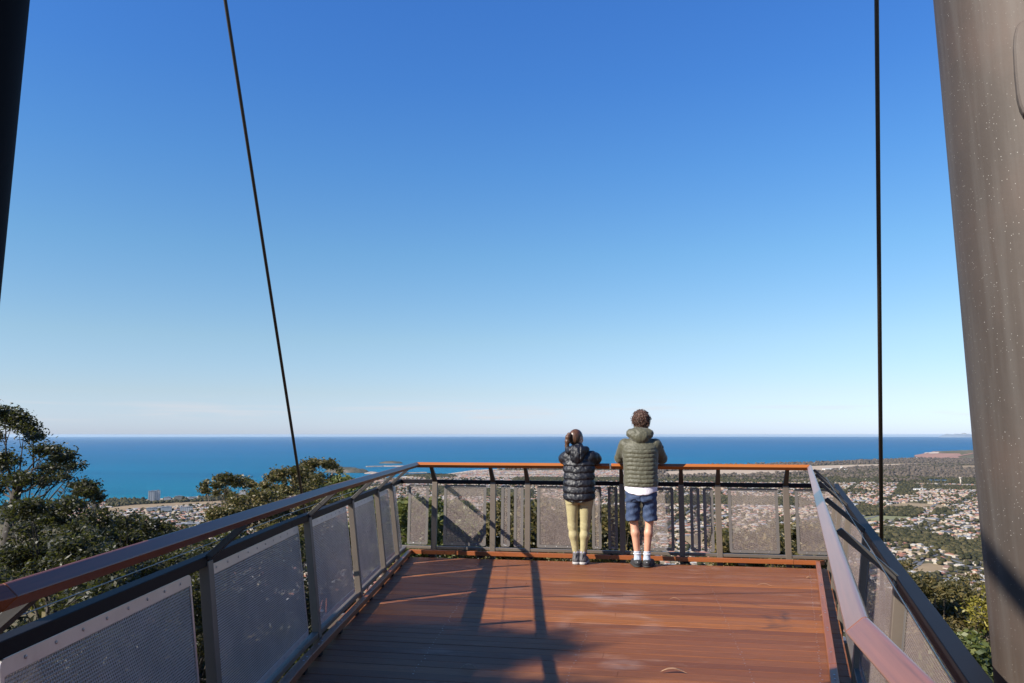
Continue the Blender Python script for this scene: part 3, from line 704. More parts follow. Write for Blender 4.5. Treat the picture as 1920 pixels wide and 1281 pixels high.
# ------------------------------------------------------------------ the man
def build_man():
    rt = person_root(fs(1.545), -.30, 'taller person with curly brown hair in olive puffer jacket and navy shorts leaning on handrail')
    HC = (.0, .075, 1.672); YAW = .55
    def body(X, Y, Z):
        d = head_sdf(X, Y, Z, HC, YAW, .98)
        d = smin(d, cap(X, Y, Z, (0, .04, 1.44), (0, .06, 1.60), .062, .056)[0], .03)
        d = smin(d, tors(X, Y, Z, [(.84, .155, .095, -.03), (.95, .165, .105, -.03), (1.1, .145, .09, -.015), (1.3, .175, .105, 0), (1.42, .15, .08, .01), (1.47, .08, .06, .02)]), .04)
        for s in (-1, 1):
            d = smin(d, cap(X, Y, Z, (s*.165, .01, 1.40), (s*.240, .14, 1.205), .05, .04)[0], .04)
            w = (s*.085, .26, 1.20); d = smin(d, cap(X, Y, Z, (s*.240, .14, 1.205), w, .042, .029)[0], .015)
            d = hand_sdf(d, X, Y, Z, w, (-s*.75, .55, 0), s)
            hx = s*.09; kx = (-.088 if s < 0 else .088); axx = (-.052 if s < 0 else .052)
            d = smin(d, cap(X, Y, Z, (hx, -.03, .86), (kx, -.005, .50), .078, .044)[0], .02)
            d = smin(d, cap(X, Y, Z, (kx, -.006, .50), (axx*1.45, -.020, .38), .044, .046)[0], .02)
            d = smin(d, cap(X, Y, Z, (axx*1.45, -.020, .38), (axx, -.008, .11), .046, .031)[0], .02)
            d = smin(d, cap(X, Y, Z, (axx, -.03, .05), (axx*1.7, .15, .035), .034, .030)[0], .02)
        return d
    b = sdfmesh('body', body, (-.36, -.16, .0), (.36, .42, 1.82), .0068, M_SKIN, rt)
    face_bits(b, Vector(HC), YAW, .98)
    M_JK = fab('olive_puffer', (.074, .070, .041), .6, .3, .4, 26)
    def jacket(X, Y, Z):
        Zw = Z+.0035*np.sin(X*23+1)+.002*np.sin(X*70)
        q = quilt(Zw, .0475, .0095, .1)*np.clip((1.375-Z)/.03, 0, 1)+quilt(Z, .5, .004)*0
        d = tors(X, Y, Z, [(.915, .188, .135, -.03), (.955, .197, .142, -.03), (1.05, .192, .138, -.02), (1.2, .198, .14, -.005), (1.32, .205, .142, .0), (1.40, .185, .122, .01), (1.455, .125, .095, .02), (1.50, .095, .085, .03)])
        d = d-q*np.clip((.19-np.abs(X))/.05, .25, 1)
        for s in (-1, 1):
            a, t = cap(X, Y, Z, (s*.175, .005, 1.385), (s*.246, .14, 1.222), .072, .058)
            a2, t2 = cap(X, Y, Z, (s*.246, .14, 1.222), (s*.095, .25, 1.215), .057, .043)
            arm = smin(a-quilt(t, .42, .004), a2-quilt(t2, .3, .004), .02)
            d = smin(d, arm, .028)
            d = np.maximum(d, -(cap(X, Y, Z, (s*.222, -.14, 1.30), (s*.205, -.13, 1.08), .012, .010)[0]))
        d = smin(d, cap(X, Y, Z, (0, .045, 1.49), (0, .06, 1.535), .092, .088)[0], .03)
        # hood lying on the back
        hd = ell(X, Y, Z, (0, -.060, 1.510), (.145, .070, .072))
        hd = smin(hd, ell(X, Y, Z, (.008, -.088, 1.465), (.098, .055, .070)), .04)
        for s in (-1, 1): hd = smin(hd, cap(X, Y, Z, (s*.098, -.04, 1.515), (s*.085, .09, 1.49), .040, .036)[0], .05)
        hd = hd-.0022*np.sin(X*85+Z*40)*np.sin(Z*60+1)
        hd = np.maximum(hd, -ell(X, Y, Z, (0, .03, 1.63), (.085, .085, .11)))
        d = smin(d, hd, .010)
        return d+crease(X, Y, Z, .9)
    jk = sdfmesh('jacket', jacket, (-.38, -.24, .86), (.38, .34, 1.66), .0065, M_JK, rt, 1)
    m = MB(); 
    for k in range(21):
        pass
    hem = [Vector((.19*math.sin(a), -.03+.137*math.cos(a), .914)) for a in np.linspace(0, 2*math.pi, 40)]
    m.tube(hem, .0075, 8); m.build('hem', fab('olive_binding', (.09, .085, .05), .6), jk, True)
    m = MB(); m.box((.256, .02, 1.36), (.02, .03, .028), Matrix.Rotation(-.45, 3, 'Y')); m.build('sleeve_badge', M_BLACK, jk)
    def shirt(X, Y, Z):
        o = tors(X, Y, Z, [(.75, .188, .138, -.03), (.97, .186, .132, -.03)])
        zc = .812+.05*(X/.185)**2+.003*np.sin(X*60)
        return np.maximum(np.maximum(o, zc-Z), -(o+.012)*0-1)
    sdfmesh('shirt', shirt, (-.22, -.2, .77), (.22, .14, .96), .0065, fab('white_cotton', (.72, .69, .74), .8, 0, .3), rt)
    def shorts(X, Y, Z):
        wr = .0035*np.sin(X*55+Z*38)+.003*np.sin(Z*75-X*30)
        d = tors(X, Y, Z, [(.74, .172, .122, -.03), (.80, .176, .124, -.03), (.93, .172, .115, -.03)])
        for s in (-1, 1):
            kx = s*.098
            c = (X-kx-(-(Z-.52)*.03*s)); yy = Y+.022; rx = np.interp(Z, [.52, .60, .80], [.081, .082, .086]); ry = np.interp(Z, [.52, .8], [.092, .105])
            k = np.sqrt((c/rx)**2+(yy/ry)**2); leg = np.maximum((k-1)*.085, np.maximum(.522-Z, Z-.84)); d = smin(d, leg, .02)
        # seat crease
        d = d+.008*np.exp(-(X/.012)**2)*(Y < -.05)*(Z < .80)
        return d+wr
    sh = sdfmesh('shorts', shorts, (-.22, -.2, .50), (.22, .14, .95), .0065, fab('navy_cotton', (.024, .046, .105), .75, .1, .5), rt)
    m = MB()
    for s in (-1, 1):
        m.tube([(s*.135, -.148, .76), (s*.085, -.158, .775), (s*.055, -.158, .765)], .0035, 6)
    m.build('pocket_flap', fab('navy_seam', (.018, .034, .08), .75), sh, True)
    for s in (-1, 1):
        ax_ = s*.052
        def sock(X, Y, Z):
            d = cap(X, Y, Z, (ax_*1.1, -.014, .20), (ax_, -.012, .10), .040, .038)[0]; d = smin(d, cap(X, Y, Z, (ax_, -.02, .08), (ax_*1.2, .03, .07), .040, .036)[0], .02)
            return np.maximum(d-.0015*np.sin(Z*500)*(Z > .15), Z-.178)
        so = sdfmesh('sock', sock, (ax_-.07, -.08, .03), (ax_+.07, .1, .22), .005, fab('grey_knit', (.40, .46, .54), .9, 0, .6, 60), rt)
        m = MB(); ring_ = [Vector((ax_*1.06+.0405*math.cos(a), -.013+.0405*math.sin(a), .148)) for a in np.linspace(0, 2*math.pi, 24)]
        m.tube(ring_, .006, 8); m.build('stripe', fab('white_knit', (.75, .72, .76), .9), so, True)
        def shoe(X, Y, Z):
            hx = ax_; tx = s*.105
            d = cap(X, Y, Z, (hx, -.035, .042), (tx*.97, .165, .034), .040, .036)[0]
            d = smin(d, cap(X, Y, Z, (hx, -.035, .045), (hx*1.2, .05, .055), .043, .040)[0], .03)
            d = np.maximum(d, .018-Z); d = np.maximum(d, -cap(X, Y, Z, (hx, -.012, .12), (hx, -.012, .085), .036, .034)[0])
            return d
        se = sdfmesh('shoe', shoe, (min(ax_, s*.105)-.08, -.1, .0), (max(ax_, s*.105)+.08, .23, .12), .005, fab('black_suede', (.013, .013, .015), .7, .1, .3, 60), rt)
        def sole(X, Y, Z):
            k, t = cap(X, Y, 0*Z, (ax_, -.037, 0), (s*.104, .170, 0), .047, .044); return np.maximum(k, np.maximum(.0025-Z, Z-.022))
        sdfmesh('sole', sole, (min(ax_, s*.105)-.08, -.1, -.004), (max(ax_, s*.105)+.08, .24, .03), .005, simple('rubber', (.025, .024, .024), .7), se)
        m = MB(); m.box((ax_+.0, -.0795, .055), (.012, .004, .022)); m.build('heel_tab', simple('tab_grey', (.4, .4, .42), .6), se)
    # curly hair: a soft core and many small locks
    Mh = Matrix.Translation(HC) @ Matrix.Rotation(YAW, 4, 'Z')
    cs, sn = math.cos(YAW), math.sin(YAW)
    M_HR = fab('brown_curls', (.078, .032, .016), .45, .1, .3, 60, .5)
    def hair(X, Y, Z):
        x = X-HC[0]; y = Y-HC[1]; z = Z-HC[2]; u = x*cs+y*sn; v = -x*sn+y*cs
        d = ell(u, v, z, (0, -.016, .034), (.074, .094, .078)); d = smin(d, ell(u, v, z, (.012, -.045, -.062), (.072, .066, .070)), .03)
        d = np.maximum(d, -(ell(u, v, z, (0, .13, -.045), (.085, .11, .10)))); d = np.maximum(d, -(ell(u, v, z, (-.10, .04, -.05), (.04, .045, .05)))); d = np.maximum(d, -(ell(u, v, z, (.10, .04, -.05), (.04, .045, .05))))
        return d+.009*np.sin(u*120+z*30)*np.sin(v*110)*np.sin(z*115+u*20)
    ho = sdfmesh('hair', hair, (-.16, -.10, 1.52), (.16, .24, 1.82), .006, M_HR, rt, 1)
    m = MB(); r = random.Random(3)
    for k in range(1400):
        th = r.uniform(0, 2*math.pi); cz = r.uniform(-.75, 1); rr = math.sqrt(max(0, 1-cz*cz)); p = Vector((rr*math.cos(th)*.084+.004, rr*math.sin(th)*.102-.018, cz*.092+.018))
        if p.y > .045 and p.z < .06: continue
        if abs(p.x) > .06 and p.y > .02 and p.z < -.0: continue
        if p.z < 0: p.x *= 1.0; p.z *= 1.25
        out = Vector((p.x, p.y+.018, p.z-.02)).normalized(); a = out.orthogonal().normalized(); bb = out.cross(a); ph = r.uniform(0, 6.3); n_ = 9; cr = r.uniform(.008, .015); L = r.uniform(.004, .022)+(.022 if r.random() < .12 else 0)
        dn = Vector((0, 0, -1))
        pts = [Mh @ (p+out*(L*t/n_+.002)+dn*(.03*(t/n_)**2)+(a*math.cos(ph+t*1.0)+bb*math.sin(ph+t*1.0))*cr) for t in range(n_)]
        m.tube(pts, [.0030*(1-.5*t/n_) for t in range(n_)], 4, False)
    m.build('curls', M_HR, ho, True)
build_man()

# ------------------------------------------------------------------ the woman
def build_woman():
    rt = person_root(fs(.84), -.24, 'shorter person with a ponytail in black puffer jacket and khaki leggings leaning on handrail')
    HC = (-.035, .055, 1.452); YAW = -.62
    AN = {-1: (-.045, 0), 1: (.035, .0)}; KN = {-1: (-.085, .0), 1: (.062, .0)}; HP = {-1: (-.078, -.02), 1: (.078, -.02)}
    def legs(X, Y, Z, ex):
        d = None
        for s in (-1, 1):
            a = cap(X, Y, Z, (HP[s][0]*1.02, -.03, .76), (KN[s][0], -.01, .44), .084+ex, .050+ex)[0]
            c1 = cap(X, Y, Z, (KN[s][0], -.010, .44), (AN[s][0]*.5+KN[s][0]*.6, -.016, .33), .046+ex, .046+ex)[0]
            c2 = cap(X, Y, Z, (AN[s][0]*.5+KN[s][0]*.6, -.016, .33), (AN[s][0], -.005, .10), .046+ex, .029+ex)[0]
            l = smin(smin(a, c1, .03), c2, .03); d = l if d is None else smin(d, l, .004)
        return d
    def body(X, Y, Z):
        d = head_sdf(X, Y, Z, HC, YAW, .90)
        d = smin(d, cap(X, Y, Z, (-.01, .03, 1.24), (-.028, .045, 1.39), .050, .045)[0], .025)
        d = smin(d, tors(X, Y, Z, [(.70, .125, .078, -.03), (.80, .14, .085, -.03), (.95, .12, .08, -.01), (1.12, .14, .09, 0), (1.23, .125, .07, .01), (1.28, .06, .05, .02)]), .04)
        d = smin(d, legs(X, Y, Z, 0), .03)
        for s in (-1, 1):
            d = smin(d, cap(X, Y, Z, (s*.135, .0, 1.225), (s*.180, .085, 1.20), .04, .035)[0], .03)
            w = (s*.06, .19, 1.20); d = smin(d, cap(X, Y, Z, (s*.180, .085, 1.20), w, .034, .024)[0], .015)
            d = hand_sdf(d, X, Y, Z, w, (-s*.8, .5, 0), s)
            d = smin(d, cap(X, Y, Z, (AN[s][0], -.02, .05), (AN[s][0]+s*.015, .12, .03), .030, .026)[0], .02)
        return d
    b = sdfmesh('body', body, (-.34, -.15, .0), (.34, .38, 1.60), .0068, M_SKIN, rt)
    face_bits(b, Vector(HC), YAW, .90)
    M_JK = fab('black_puffer', (.0045, .0045, .008), .5, .0, .5, 24)
    def jacket(X, Y, Z):
        Zw = Z+.005*np.sin(X*21+2)+.003*np.sin(X*55+Y*20)
        q = quilt(Zw, .0785, .013, .62)*np.clip((1.19-Z)/.04, 0, 1)
        d = tors(X, Y, Z, [(.70, .155, .125, -.035, -.005), (.745, .172, .140, -.035, -.002), (.85, .175, .138, -.03, -.002), (1.0, .168, .13, -.02, -.0), (1.13, .175, .125, -.005, -.003), (1.22, .165, .115, .0, -.003), (1.285, .115, .09, .01, -.01), (1.33, .085, .08, .02, -.015)])
        d = d-q
        for s in (-1, 1):
            a, t = cap(X, Y, Z, (s*.132, -.01, 1.235), (s*.188, .085, 1.215), .078, .066)
            a2, t2 = cap(X, Y, Z, (s*.188, .085, 1.215), (s*.07, .18, 1.215), .064, .048)
            arm = smin(a-quilt(t, .5, .006), a2-quilt(t2, .36, .006), .025)
            d = smin(d, arm, .028)
        d = smin(d, cap(X, Y, Z, (-.018, .03, 1.30), (-.024, .04, 1.345), .080, .074)[0], .02)
        hd = ell(X, Y, Z, (-.018, -.085, 1.315), (.125, .07, .068)); hd = smin(hd, ell(X, Y, Z, (-.012, -.115, 1.245), (.078, .055, .088)), .035)
        for s in (-1, 1): hd = smin(hd, cap(X, Y, Z, (-.02+s*.105, -.05, 1.325), (-.02+s*.07, .07, 1.31), .038, .034)[0], .03)
        hd = hd+.008*np.exp(-((np.abs(X+.015)-.038)/.007)**2)*(Y < -.04)
        hd = hd-.003*np.sin(X*80)*np.sin(Z*70)
        hd = np.maximum(hd, -ell(X, Y, Z, (-.02, .03, 1.40), (.07, .075, .08)))
        d = smin(d, hd, .010)
        zc = .752-.035*(1-np.clip(X/.18, -1, 1)**2)*(Y < 0)
        return np.maximum(d+crease(X, Y, Z, 1.5), zc-Z)
    sdfmesh('jacket', jacket, (-.34, -.24, .66), (.34, .28, 1.44), .0065, M_JK, rt, 1)
    def legg(X, Y, Z):
        d = smin(legs(X, Y, Z, .005), tors(X, Y, Z, [(.70, .140, .098, -.032), (.86, .15, .10, -.03)]), .03)
        d = d+.005*np.exp(-(X/.010)**2)*(Y < -.04)*(Z > .66)
        d = d+.0007*np.sin(Z*140+X*60)*((np.abs(Z-.44) < .06) | (Z < .22))
        return np.maximum(d, np.maximum(.125-Z, Z-.85))
    sdfmesh('leggings', legg, (-.20, -.16, .11), (.20, .12, .87), .006, fab('khaki_knit', (.37, .315, .16), .7, .1, .15, 30, .08), rt)
    M_BT = fab('grey_boot_leather', (.085, .08, .085), .6, 0, .4, 50, .35); M_SO = simple('pale_sole', (.42, .40, .38), .7)
    for s in (-1, 1):
        ax_ = AN[s][0]; tx = ax_+s*.02
        def boot(X, Y, Z):
            d = cap(X, Y, Z, (ax_, -.012, .125), (ax_, -.018, .06), .041, .041)[0]
            d = smin(d, cap(X, Y, Z, (ax_, -.03, .05), (tx, .135, .042), .038, .034)[0], .03)
            d = np.maximum(d, .022-Z); d = np.maximum(d, Z-.135); return np.maximum(d, -cap(X, Y, Z, (ax_, -.01, .20), (ax_, -.01, .12), .035, .033)[0])
        lo = (min(ax_, tx)-.07, -.1, 0); hi = (max(ax_, tx)+.07, .2, .18)
        bo = sdfmesh('boot', boot, lo, hi, .005, M_BT, rt)
        def sole(X, Y, Z):
            k, t = cap(X, Y, 0*Z, (ax_, -.032, 0), (tx, .140, 0), .044, .040); return np.maximum(k+.003*(np.sin(Y*400) > .3)*(Z < .012), np.maximum(.0025-Z, Z-.03))
        sdfmesh('sole', sole, (lo[0], lo[1], -.004), (hi[0], .22, .04), .005, M_SO, bo)
        def collar(X, Y, Z):
            k, t = cap(X, Y, Z, (ax_, -.012, .13), (ax_, -.012, .139), .039, .038); return np.maximum(k, -(cap(X, Y, Z, (ax_, -.012, .18), (ax_, -.012, .10), .034, .034)[0]))
        sdfmesh('collar', collar, (lo[0], -.08, .08), (hi[0], .06, .19), .005, fab('pale_lining', (.34, .32, .42), .9), bo)
        m = MB(); m.tube([(ax_, -.062, .045), (ax_, -.063, .085), (ax_, -.060, .12)], [.009, .007, .008], 6); m.build('heel_loop', fab('charcoal_web', (.03, .03, .034), .8), bo, True)
    cs, sn = math.cos(YAW), math.sin(YAW); sc = .90
    m_, nt, bs = nmat('brown_hair'); v = coord(nt, 'Object', (1, 1, .12)); f = noise(nt, v, 95, 3)
    nt.links.new(ramp(nt, f, [(.3, (.026, .012, .007)), (.7, (.13, .058, .027))]), bs.inputs['Base Color']); bs.inputs['Roughness'].default_value = .38; bump(nt, bs, f, .5, .004)
    # ponytail root on the back of the head
    def wp(u, v, z): return (HC[0]+(u*cs-v*sn)*sc, HC[1]+(u*sn+v*cs)*sc, HC[2]+z*sc)
    PT = wp(0, -.115, .045)
    def hair(X, Y, Z):
        x = (X-HC[0])/sc; y = (Y-HC[1])/sc; z = (Z-HC[2])/sc; u = x*cs+y*sn; v = -x*sn+y*cs
        d = ell(u, v, z, (0, -.016, .028), (.083, .102, .099)); d = smin(d, ell(u, v, z, (0, -.055, -.02), (.066, .055, .062)), .025)
        d = np.maximum(d, -(ell(u, v, z, (0, .12, -.045), (.085, .085, .12))))
        for s in (-1, 1): d = np.maximum(d, -(ell(u, v, z, (s*.088, .005, -.022), (.028, .034, .045))))
        d = d*sc
        return d+.0008*np.sin(np.arctan2(u, z-.04)*60)
    ho = sdfmesh('hair', hair, (-.20, -.10, 1.32), (.14, .20, 1.60), .005, m_, rt)
    P0 = Vector(PT)
    pts = [P0, P0+Vector((-.018, -.018, .008)), P0+Vector((-.032, -.026, -.022)), P0+Vector((-.038, -.024, -.075)), P0+Vector((-.046, -.018, -.13)), P0+Vector((-.056, -.012, -.178))]
    def pony(X, Y, Z):
        d = None; rr = [.014, .022, .028, .029, .022, .006]
        for k in range(5):
            c = cap(X, Y, Z, pts[k], pts[k+1], rr[k], rr[k+1])[0]; d = c if d is None else smin(d, c, .012)
        return d+.0022*np.sin((X+Y*.6-Z*.25)*420)
    sdfmesh('ponytail', pony, (P0.x-.16, P0.y-.08, P0.z-.22), (P0.x+.06, P0.y+.06, P0.z+.07), .0045, m_, ho)
    m = MB(); ring_ = [P0+Vector((-.004, 0, 0))+Vector((0, math.cos(a)*.018, math.sin(a)*.018)) for a in np.linspace(0, 2*math.pi, 20)]
    m.tube(ring_, .005, 6); m.build('hair_tie', M_BLACK, ho, True)
    ep = wp(.088, -.006, -.022); m = MB(); sph(m, ep, .0042); m.build('earring', M_BOLT, rt, True)
build_woman()

# ------------------------------------------------------------------ land, sea and far things
def poly_in(P, x, y):
    P = np.array(P); inside = np.zeros(x.shape, bool); j = len(P)-1
    for i in range(len(P)):
        c = ((P[i, 1] > y) != (P[j, 1] > y)) & (x < (P[j, 0]-P[i, 0])*(y-P[i, 1])/(P[j, 1]-P[i, 1]+1e-12)+P[i, 0]); inside ^= c; j = i
    return inside
COAST = [(-900, 985), (-300, 962), (0, 954), (100, 945), (250, 938), (400, 930), (500, 922), (600, 908), (660, 899), (700, 895), (740, 898), (775, 893), (830, 891), (870, 886), (904, 881), (1000, 878), (1150, 875), (1300, 873), (1400, 871), (1540, 867), (1650, 862.5), (1700, 860.5), (1735, 858), (1760, 848), (1830, 845), (1950, 843), (2400, 842)]
CW = [G(*p) for p in COAST]; CAZ = np.array([math.atan2(x, y) for x, y in CW]); CR = np.array([math.hypot(x, y) for x, y in CW])
def coast_r(az): return np.interp(az, CAZ, CR)
def terrain(x, y):
    d = x*math.sin(R(8))+y*math.cos(R(8)); lat = x*math.cos(R(8))-y*math.sin(R(8))
    z = np.where(d > 0, -17-.285*d-6*np.sin(d/60+lat/90)*np.clip(d/100, 0, 1), -17-.30*np.minimum(0, d))
    z = np.minimum(z, -2)
    hill = z; k = 18.0
    h = np.clip(.5+.5*(hill-PLAIN)/k, 0, 1); z = PLAIN*(1-h)+hill*h+k*h*(1-h)
    gx, gy = G(1830, 853); z = z+62*np.exp(-(((x-gx)/900)**2+((y-gy)/800)**2))
    gx, gy = G(1930, 850); z = z+70*np.exp(-(((x-gx)/1200)**2+((y-gy)/1000)**2))
    return z
def mat_ground():
    m, nt, b = nmat('dry_grass_and_scrub'); v = coord(nt)
    a = noise(nt, v, .006, 8, .6); c = noise(nt, v, .05, 6, .7)
    col = ramp(nt, a, [(.3, (.05, .052, .026)), (.45, (.10, .085, .045)), (.6, (.16, .122, .068)), (.75, (.22, .165, .10))])
    col = mixc(nt, ramp(nt, c, [(.4, 0), (.7, .7)]), col, (.035, .042, .02))
    nt.links.new(col, b.inputs['Base Color']); b.inputs['Roughness'].default_value = .95; b.inputs['Specular IOR Level'].default_value = .1
    return m
naz = 420; azs = np.concatenate([np.linspace(-math.pi, -.85, 60, endpoint=False), np.linspace(-.85, .85, naz), np.linspace(.85, math.pi, 60)[1:]])
rs = np.concatenate([[0], np.geomspace(6, 1600, 90)])
cr = coast_r(azs); cr = np.where(np.abs(azs) > .85, np.minimum(cr, 6000), cr)
extra = np.linspace(0, 1, 40)[1:]
Rr = np.concatenate([np.tile(rs, (len(azs), 1)), 1600+(cr[:, None]-1600)*extra[None, :], cr[:, None]+40+0*cr[:, None]], 1)
XX = Rr*np.sin(azs)[:, None]; YY = Rr*np.cos(azs)[:, None]; ZZ = terrain(XX, YY); ZZ[:, -1] = -312; ZZ[:, -2] = np.minimum(ZZ[:, -2], -299.5)
na, nr = XX.shape; vid = np.arange(na*nr).reshape(na, nr)
i0 = np.arange(na-1); F = np.stack([vid[:-1, :-1], vid[1:, :-1], vid[1:, 1:], vid[:-1, 1:]], -1).reshape(-1, 4)[:, ::-1]
o = mesh('ground', np.stack([XX, YY, ZZ], -1).reshape(-1, 3), F.copy(), mat_ground(), None, True); tag(o, kind='structure')
# sea
def mat_sea():
    m, nt, b = nmat('sea_water'); v = coord(nt)
    sp = nt.nodes.new('ShaderNodeSeparateXYZ'); nt.links.new(v, sp.inputs[0])
    r = mth(nt, 'SQRT', mth(nt, 'ADD', mth(nt, 'POWER', sp.outputs[0], 2), mth(nt, 'POWER', sp.outputs[1], 2)))
    k = mth(nt, 'DIVIDE', r, 40000)
    n1 = noise(nt, coord(nt, scale=(.00012, .0004, 1)), 3, 6, .6)
    deep = ramp(nt, k, [(.08, (.002, .145, .195)), (.16, (.001, .120, .21)), (.4, (.001, .095, .21)), (1, (.002, .062, .155))])
    col = mixc(nt, ramp(nt, n1, [(.35, 0), (.7, .7)]), deep, (.001, .062, .14))
    nt.links.new(col, b.inputs['Base Color']); b.inputs['Roughness'].default_value = .5; b.inputs['Specular IOR Level'].default_value = .10
    w = noise(nt, coord(nt, scale=(1, 1, 1)), .02, 8, .7); bump(nt, b, w, 1.0, 14)
    return m
n = 180; rr = [2500, 6000, 12000, 25000, 60000, 120000]; vs = []; fc = []
for r_ in rr:
    for k in range(n): a = 2*math.pi*k/n; vs.append((r_*math.sin(a), r_*math.cos(a), -303))
for j in range(len(rr)-1):
    for k in range(n): fc.append((j*n+k, (j+1)*n+k, (j+1)*n+(k+1) % n, j*n+(k+1) % n))
o = mesh('sea', vs, [f[::-1] for f in fc], mat_sea()); tag(o, kind='structure')
# beaches: a strip of sand along the shore
def strip(name, pts, w, mat, z=PLAIN+.8, kind='structure'):
    """ribbon along world points"""
    pts = [Vector((p[0], p[1], 0)) for p in pts]; vs = []; fc = []
    for i, p in enumerate(pts):
        d = (pts[min(i+1, len(pts)-1)]-pts[max(i-1, 0)]).normalized(); nn_ = Vector((-d.y, d.x, 0)); ww = w[i] if hasattr(w, '__len__') else w
        vs += [p+nn_*ww/2, p-nn_*ww/2]
    fc = [(2*i, 2*i+1, 2*i+3, 2*i+2) for i in range(len(pts)-1)]
    for v_ in vs: v_.z = max(z, float(terrain(np.array(v_.x), np.array(v_.y)))+.8)
    o = mesh(name, vs, fc, mat); tag(o, kind=kind); return o
def shore(x0, x1, back, n=30):
    out = []
    for t in np.linspace(x0, x1, n):
        y = np.interp(t, [c[0] for c in COAST], [c[1] for c in COAST]); p = Vector(G(t, y)); out.append(tuple(p*(1-back/p.length)))
    return out
M_SAND = simple('sand', (.50, .42, .33), .9, 0, .12, .01); M_SURF = simple('surf', (.75, .78, .80), .6, 0, .1, .01)
strip('beach', shore(-300, 620, 28), 60, M_SAND); strip('beach', shore(700, 905, 40, 40), 120, M_SAND); strip('beach', shore(905, 1740, 30, 60), 70, M_SAND)
strip('beach', shore(1640, 1748, 60, 20), 190, M_SAND)
strip('surf', shore(1560, 1745, -70, 40), [40+30*abs(math.sin(k*1.7)) for k in range(40)], M_SURF, -302.6)
# fields, ponds, roads
def patch(name, pts, mat, z=.6, label=None):
    P = [G(*p) for p in pts]; ring_ = []
    n_ = len(P)
    for i in range(n_):
        a, b = P[i], P[(i+1) % n_]
        for t in (0, .25, .5, .75):
            x = a[0]+(b[0]-a[0])*t; y = a[1]+(b[1]-a[1])*t; L = math.hypot(b[0]-a[0], b[1]-a[1]); j = L*.035
            x += random.uniform(-j, j); y += random.uniform(-j, j); ring_.append((x, y, float(terrain(np.array(x), np.array(y)))+z))
    o = mesh(name, ring_, [tuple(range(len(ring_)))], mat); tag(o, kind='structure'); return o
M_FIELD = simple('mown_dry_grass', (.25, .175, .09), .95, 0, .2, .01, detail=8); M_RUN = simple('airfield_grass', (.40, .30, .20), .95, 0, .15, .004, detail=8)
M_GREEN = simple('green_grass', (.17, .17, .07), .95, 0, .2, .01); M_HEATH = simple('brown_heath', (.21, .16, .12), .95, 0, .3, .008, detail=10)
M_POND = simple('pond_water', (.05, .16, .30), .15, 0, .1, .01); M_ROAD = simple('asphalt', (.11, .11, .115), .9, 0, .1, .05)
M_RED = simple('red_headland_heath', (.30, .15, .10), .95, 0, .25, .004, detail=8)
patch('heath', [(1180, 884), (1560, 880), (1860, 882), (1860, 900), (1700, 899), (1560, 893), (1400, 889), (1180, 889)], M_HEATH, .4)
patch('airfield', [(1250, 884), (1400, 880), (1540, 873), (1745, 868.5), (1745, 871), (1600, 877), (1545, 884), (1400, 890), (1240, 892)], M_RUN, .9)
patch('paddock', [(1655, 948), (1700, 943), (1760, 946), (1785, 952), (1778, 955), (1720, 951), (1670, 951)], M_FIELD)
patch('paddock', [(1690, 1062), (1740, 1056), (1775, 1062), (1760, 1074), (1715, 1078)], M_FIELD)
patch('paddock', [(1800, 873), (1870, 872), (1880, 879), (1805, 879)], M_FIELD)
patch('paddock', [(1560, 972), (1650, 967), (1720, 970), (1690, 976), (1580, 982)], M_GREEN)
patch('paddock', [(1800, 1148), (1850, 1140), (1860, 1182), (1830, 1190)], M_FIELD)
patch('paddock', [(180, 955), (250, 947), (400, 940), (500, 935), (500, 939), (400, 946), (250, 955), (180, 966)], M_FIELD)
patch('paddock', [(1130, 894), (1210, 889), (1270, 890), (1240, 896), (1160, 897)], M_FIELD)
patch('paddock', [(860, 905), (1010, 905), (1050, 915), (880, 918)], M_GREEN)
patch('paddock', [(1262, 1010), (1335, 1000), (1360, 1015), (1300, 1024)], M_FIELD)
patch('pond', [(1728, 902), (1742, 899.5), (1777, 900), (1780, 903), (1755, 904)], M_POND, .9)
patch('headland_heath', [(1716, 857), (1755, 850), (1800, 849), (1840, 852), (1800, 859), (1745, 860)], M_RED, 2.5)
def road(pts, w): strip('road', [G(*p) for p in pts], w, M_ROAD, PLAIN+1.0)
road([(1697, 1074), (1722, 1060), (1734, 1045), (1745, 1028)], 11); road([(1640, 978), (1700, 973), (1740, 974)], 12)
road([(1800, 1160), (1825, 1163), (1850, 1180)], 7); road([(1805, 1166), (1830, 1172), (1845, 1186)], 7); road([(1560, 1008), (1620, 975), (1680, 958)], 9)
road([(1740, 955), (1775, 934), (1800, 925)], 12); road([(1580, 1045), (1640, 1030), (1700, 1026), (1745, 1032), (1800, 1050)], 8); road([(1500, 960), (1600, 940), (1700, 936), (1840, 942)], 9)

STREETS = [[(1560, 930), (1640, 925), (1730, 930), (1850, 934)], [(1650, 940), (1720, 915), (1790, 906)], [(1800, 945), (1830, 925), (1850, 912)], [(1640, 985), (1700, 978), (1790, 990), (1850, 1000)], [(1700, 1060), (1760, 1040), (1790, 1052), (1850, 1075)], [(1770, 1085), (1800, 1070), (1850, 1062)], [(1560, 960), (1580, 930), (1610, 905)], [(1720, 1000), (1760, 975), (1800, 960), (1850, 950)],
           [(1240, 1000), (1290, 960), (1330, 925)], [(1150, 925), (1300, 918), (1480, 922)], [(300, 990), (380, 972), (470, 955)], [(240, 975), (340, 966), (480, 968)]]
for st__ in STREETS: road(st__, 9)
